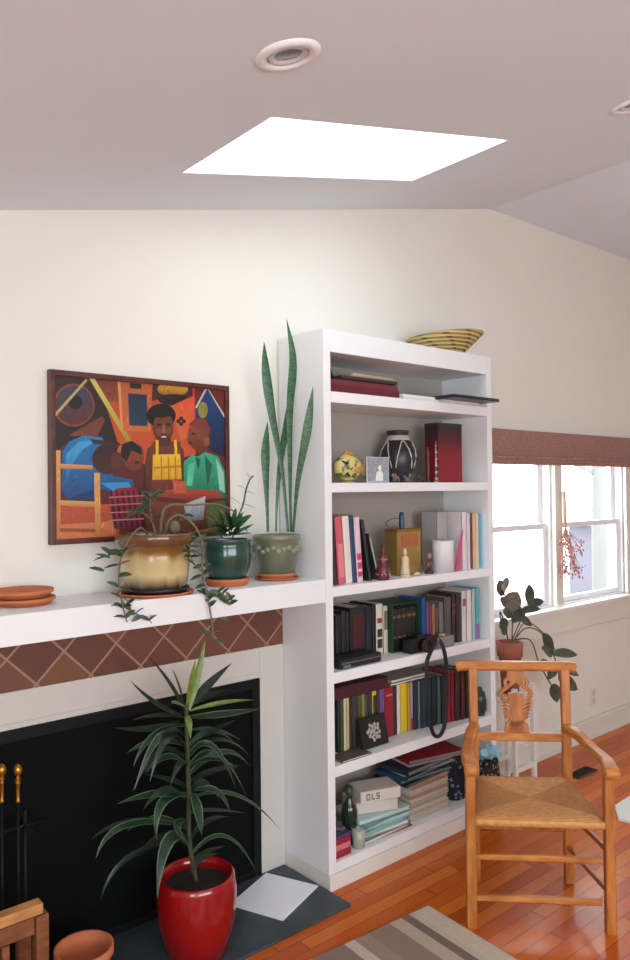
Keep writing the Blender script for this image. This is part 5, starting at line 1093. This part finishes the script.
# patterned bags at the right
def pattern(c1, c2, sc):
    n = NT('patterned_cloth', .8); v_ = n.t.nodes.new('ShaderNodeTexVoronoi'); v_.inputs['Scale'].default_value = sc; n.link(n.co, v_.inputs['Vector']); n.color(n.ramp(v_.outputs['Distance'], [(.0, c2), (.30, c2), (.34, c1)], 'CONSTANT')); return n.M
def bag(x0, x1, y0, y1, h, m_, lb, cat='bag'):
    t = thing('cloth_bag', lb, cat, ((x0+x1)/2, (y0+y1)/2, z), None)
    q = MB(); rs = []
    for i in range(9):
        f = i/8; kx = 1-.12*math.cos(f*6.5)*.5-.18*f**3; ring = []
        for j in range(24):
            a_ = 2*math.pi*j/24; cs, sn = math.cos(a_), math.sin(a_); e = .55
            ring.append(q.v(((x0+x1)/2+(x1-x0)/2*kx*math.copysign(abs(cs)**e, cs), (y0+y1)/2+(y1-y0)/2*kx*math.copysign(abs(sn)**e, sn), z+h*f+.004*math.sin(j*1.7)*f)))
        rs.append(ring)
    q.rings(rs, (True, True)); q.build('bag_body', m_, t); return t
xa, xb = X(448, 790, 2.45), X(470, 785, 2.45); hh = at(458, 757, 1, 2.45).z-z
t = bag(xa+.003, xb, 2.41, 2.58, hh, pattern((24, 26, 40), (120, 122, 140), 36), 'navy and grey patterned cloth bag right of the magazine stack')
z = .0006
hh = at(488, 760, 1, 2.30).z-z; xa, xb = X(479, 770, 2.30), X(498, 770, 2.30)
t = bag(xa, xb, 2.262, 2.346, hh, pattern((20, 22, 22), (150, 150, 140), 60), 'black and grey patterned bag on the floor at the right front of the bookcase')
c = Vector(((xa+xb)/2, 2.30, z+hh+.008))
q = MB(); rt = random.Random(5)
for i in range(26):
    p0 = c+Vector((rt.uniform(-.07, .06), rt.uniform(-.03, .02), rt.uniform(.012, .045))); rr = rt.uniform(.014, .03); n_ = Vector((rt.uniform(-1, 1), rt.uniform(-1, 0), rt.uniform(-.3, 1))).normalized(); t1 = n_.orthogonal().normalized(); t2 = n_.cross(t1)
    q.prism([p0+t1*rr*math.cos(k_)*rt.uniform(.6, 1.2)+t2*rr*math.sin(k_)*rt.uniform(.6, 1.2) for k_ in (0, 1.2, 2.4, 3.6, 4.9)], n_*.006)
q.blob(c+Vector((-.005, 0, .03)), .026, (1.8, .9, .9), 2, .15)
o = q.build('tissue_paper', mat((140, 196, 208), .6, vary=.2, scale=40, bump=.3)); zmn = min(v.co.z for v in o.data.vertices)
o.location.z = (z+hh+.001)-zmn; tag(o, 'crumpled turquoise tissue on top of the black and grey patterned bag', 'tissue paper')

# ------------------------------------------------------------------ outside the windows
struct(MB().box(-6, 16, 2.95, 22, -.45, -.3).build('ground', mat((180, 182, 178), .9, name='pale_ground')))
hs = thing('neighbour_house', 'pale lavender house seen faintly through the right window', 'house', (14, 5.9, -.3))
MB().box(12, 16, 4.2, 7.2, -.3, 1.0).build('wall', mat((96, 92, 104), .9, vary=.05, scale=3), hs)
MB().prism([Vector((11.8, 4.0, 1.001)), Vector((16.2, 4.0, 1.001)), Vector((14, 4.0, 1.45))], (0, 3.3, 0)).build('roof', mat((196, 196, 198), .9), hs)
tp = at(600, 586, 1, 5.2); 
tr_ = thing('tree', 'bare pale tree trunk outside the right window', 'tree', (tp.x, 5.2, -.3))
MB().tube(spline([Vector((tp.x, 5.2, -.3)), Vector((tp.x+.01, 5.2, 1)), Vector((tp.x+.04, 5.2, 2.2)), Vector((tp.x-.05, 5.2, 3.6))], 5), [.10]*10+[.08]*6, 12).build('trunk', mat((102, 102, 99), .9, vary=.15, scale=12), tr_)
q = MB()
for i in range(6): b0 = Vector((tp.x+.02, 5.2, 1.5+i*.3)); q.tube(spline([b0, b0+Vector((random.choice((-1, 1))*.4, random.uniform(-.2, .4), .35)), b0+Vector((random.choice((-1, 1))*.8, random.uniform(-.3, .6), .9))], 4), [.035-.003*j for j in range(9)], 8)
q.build('branches', mat((108, 106, 104), .9, vary=.2), tr_)
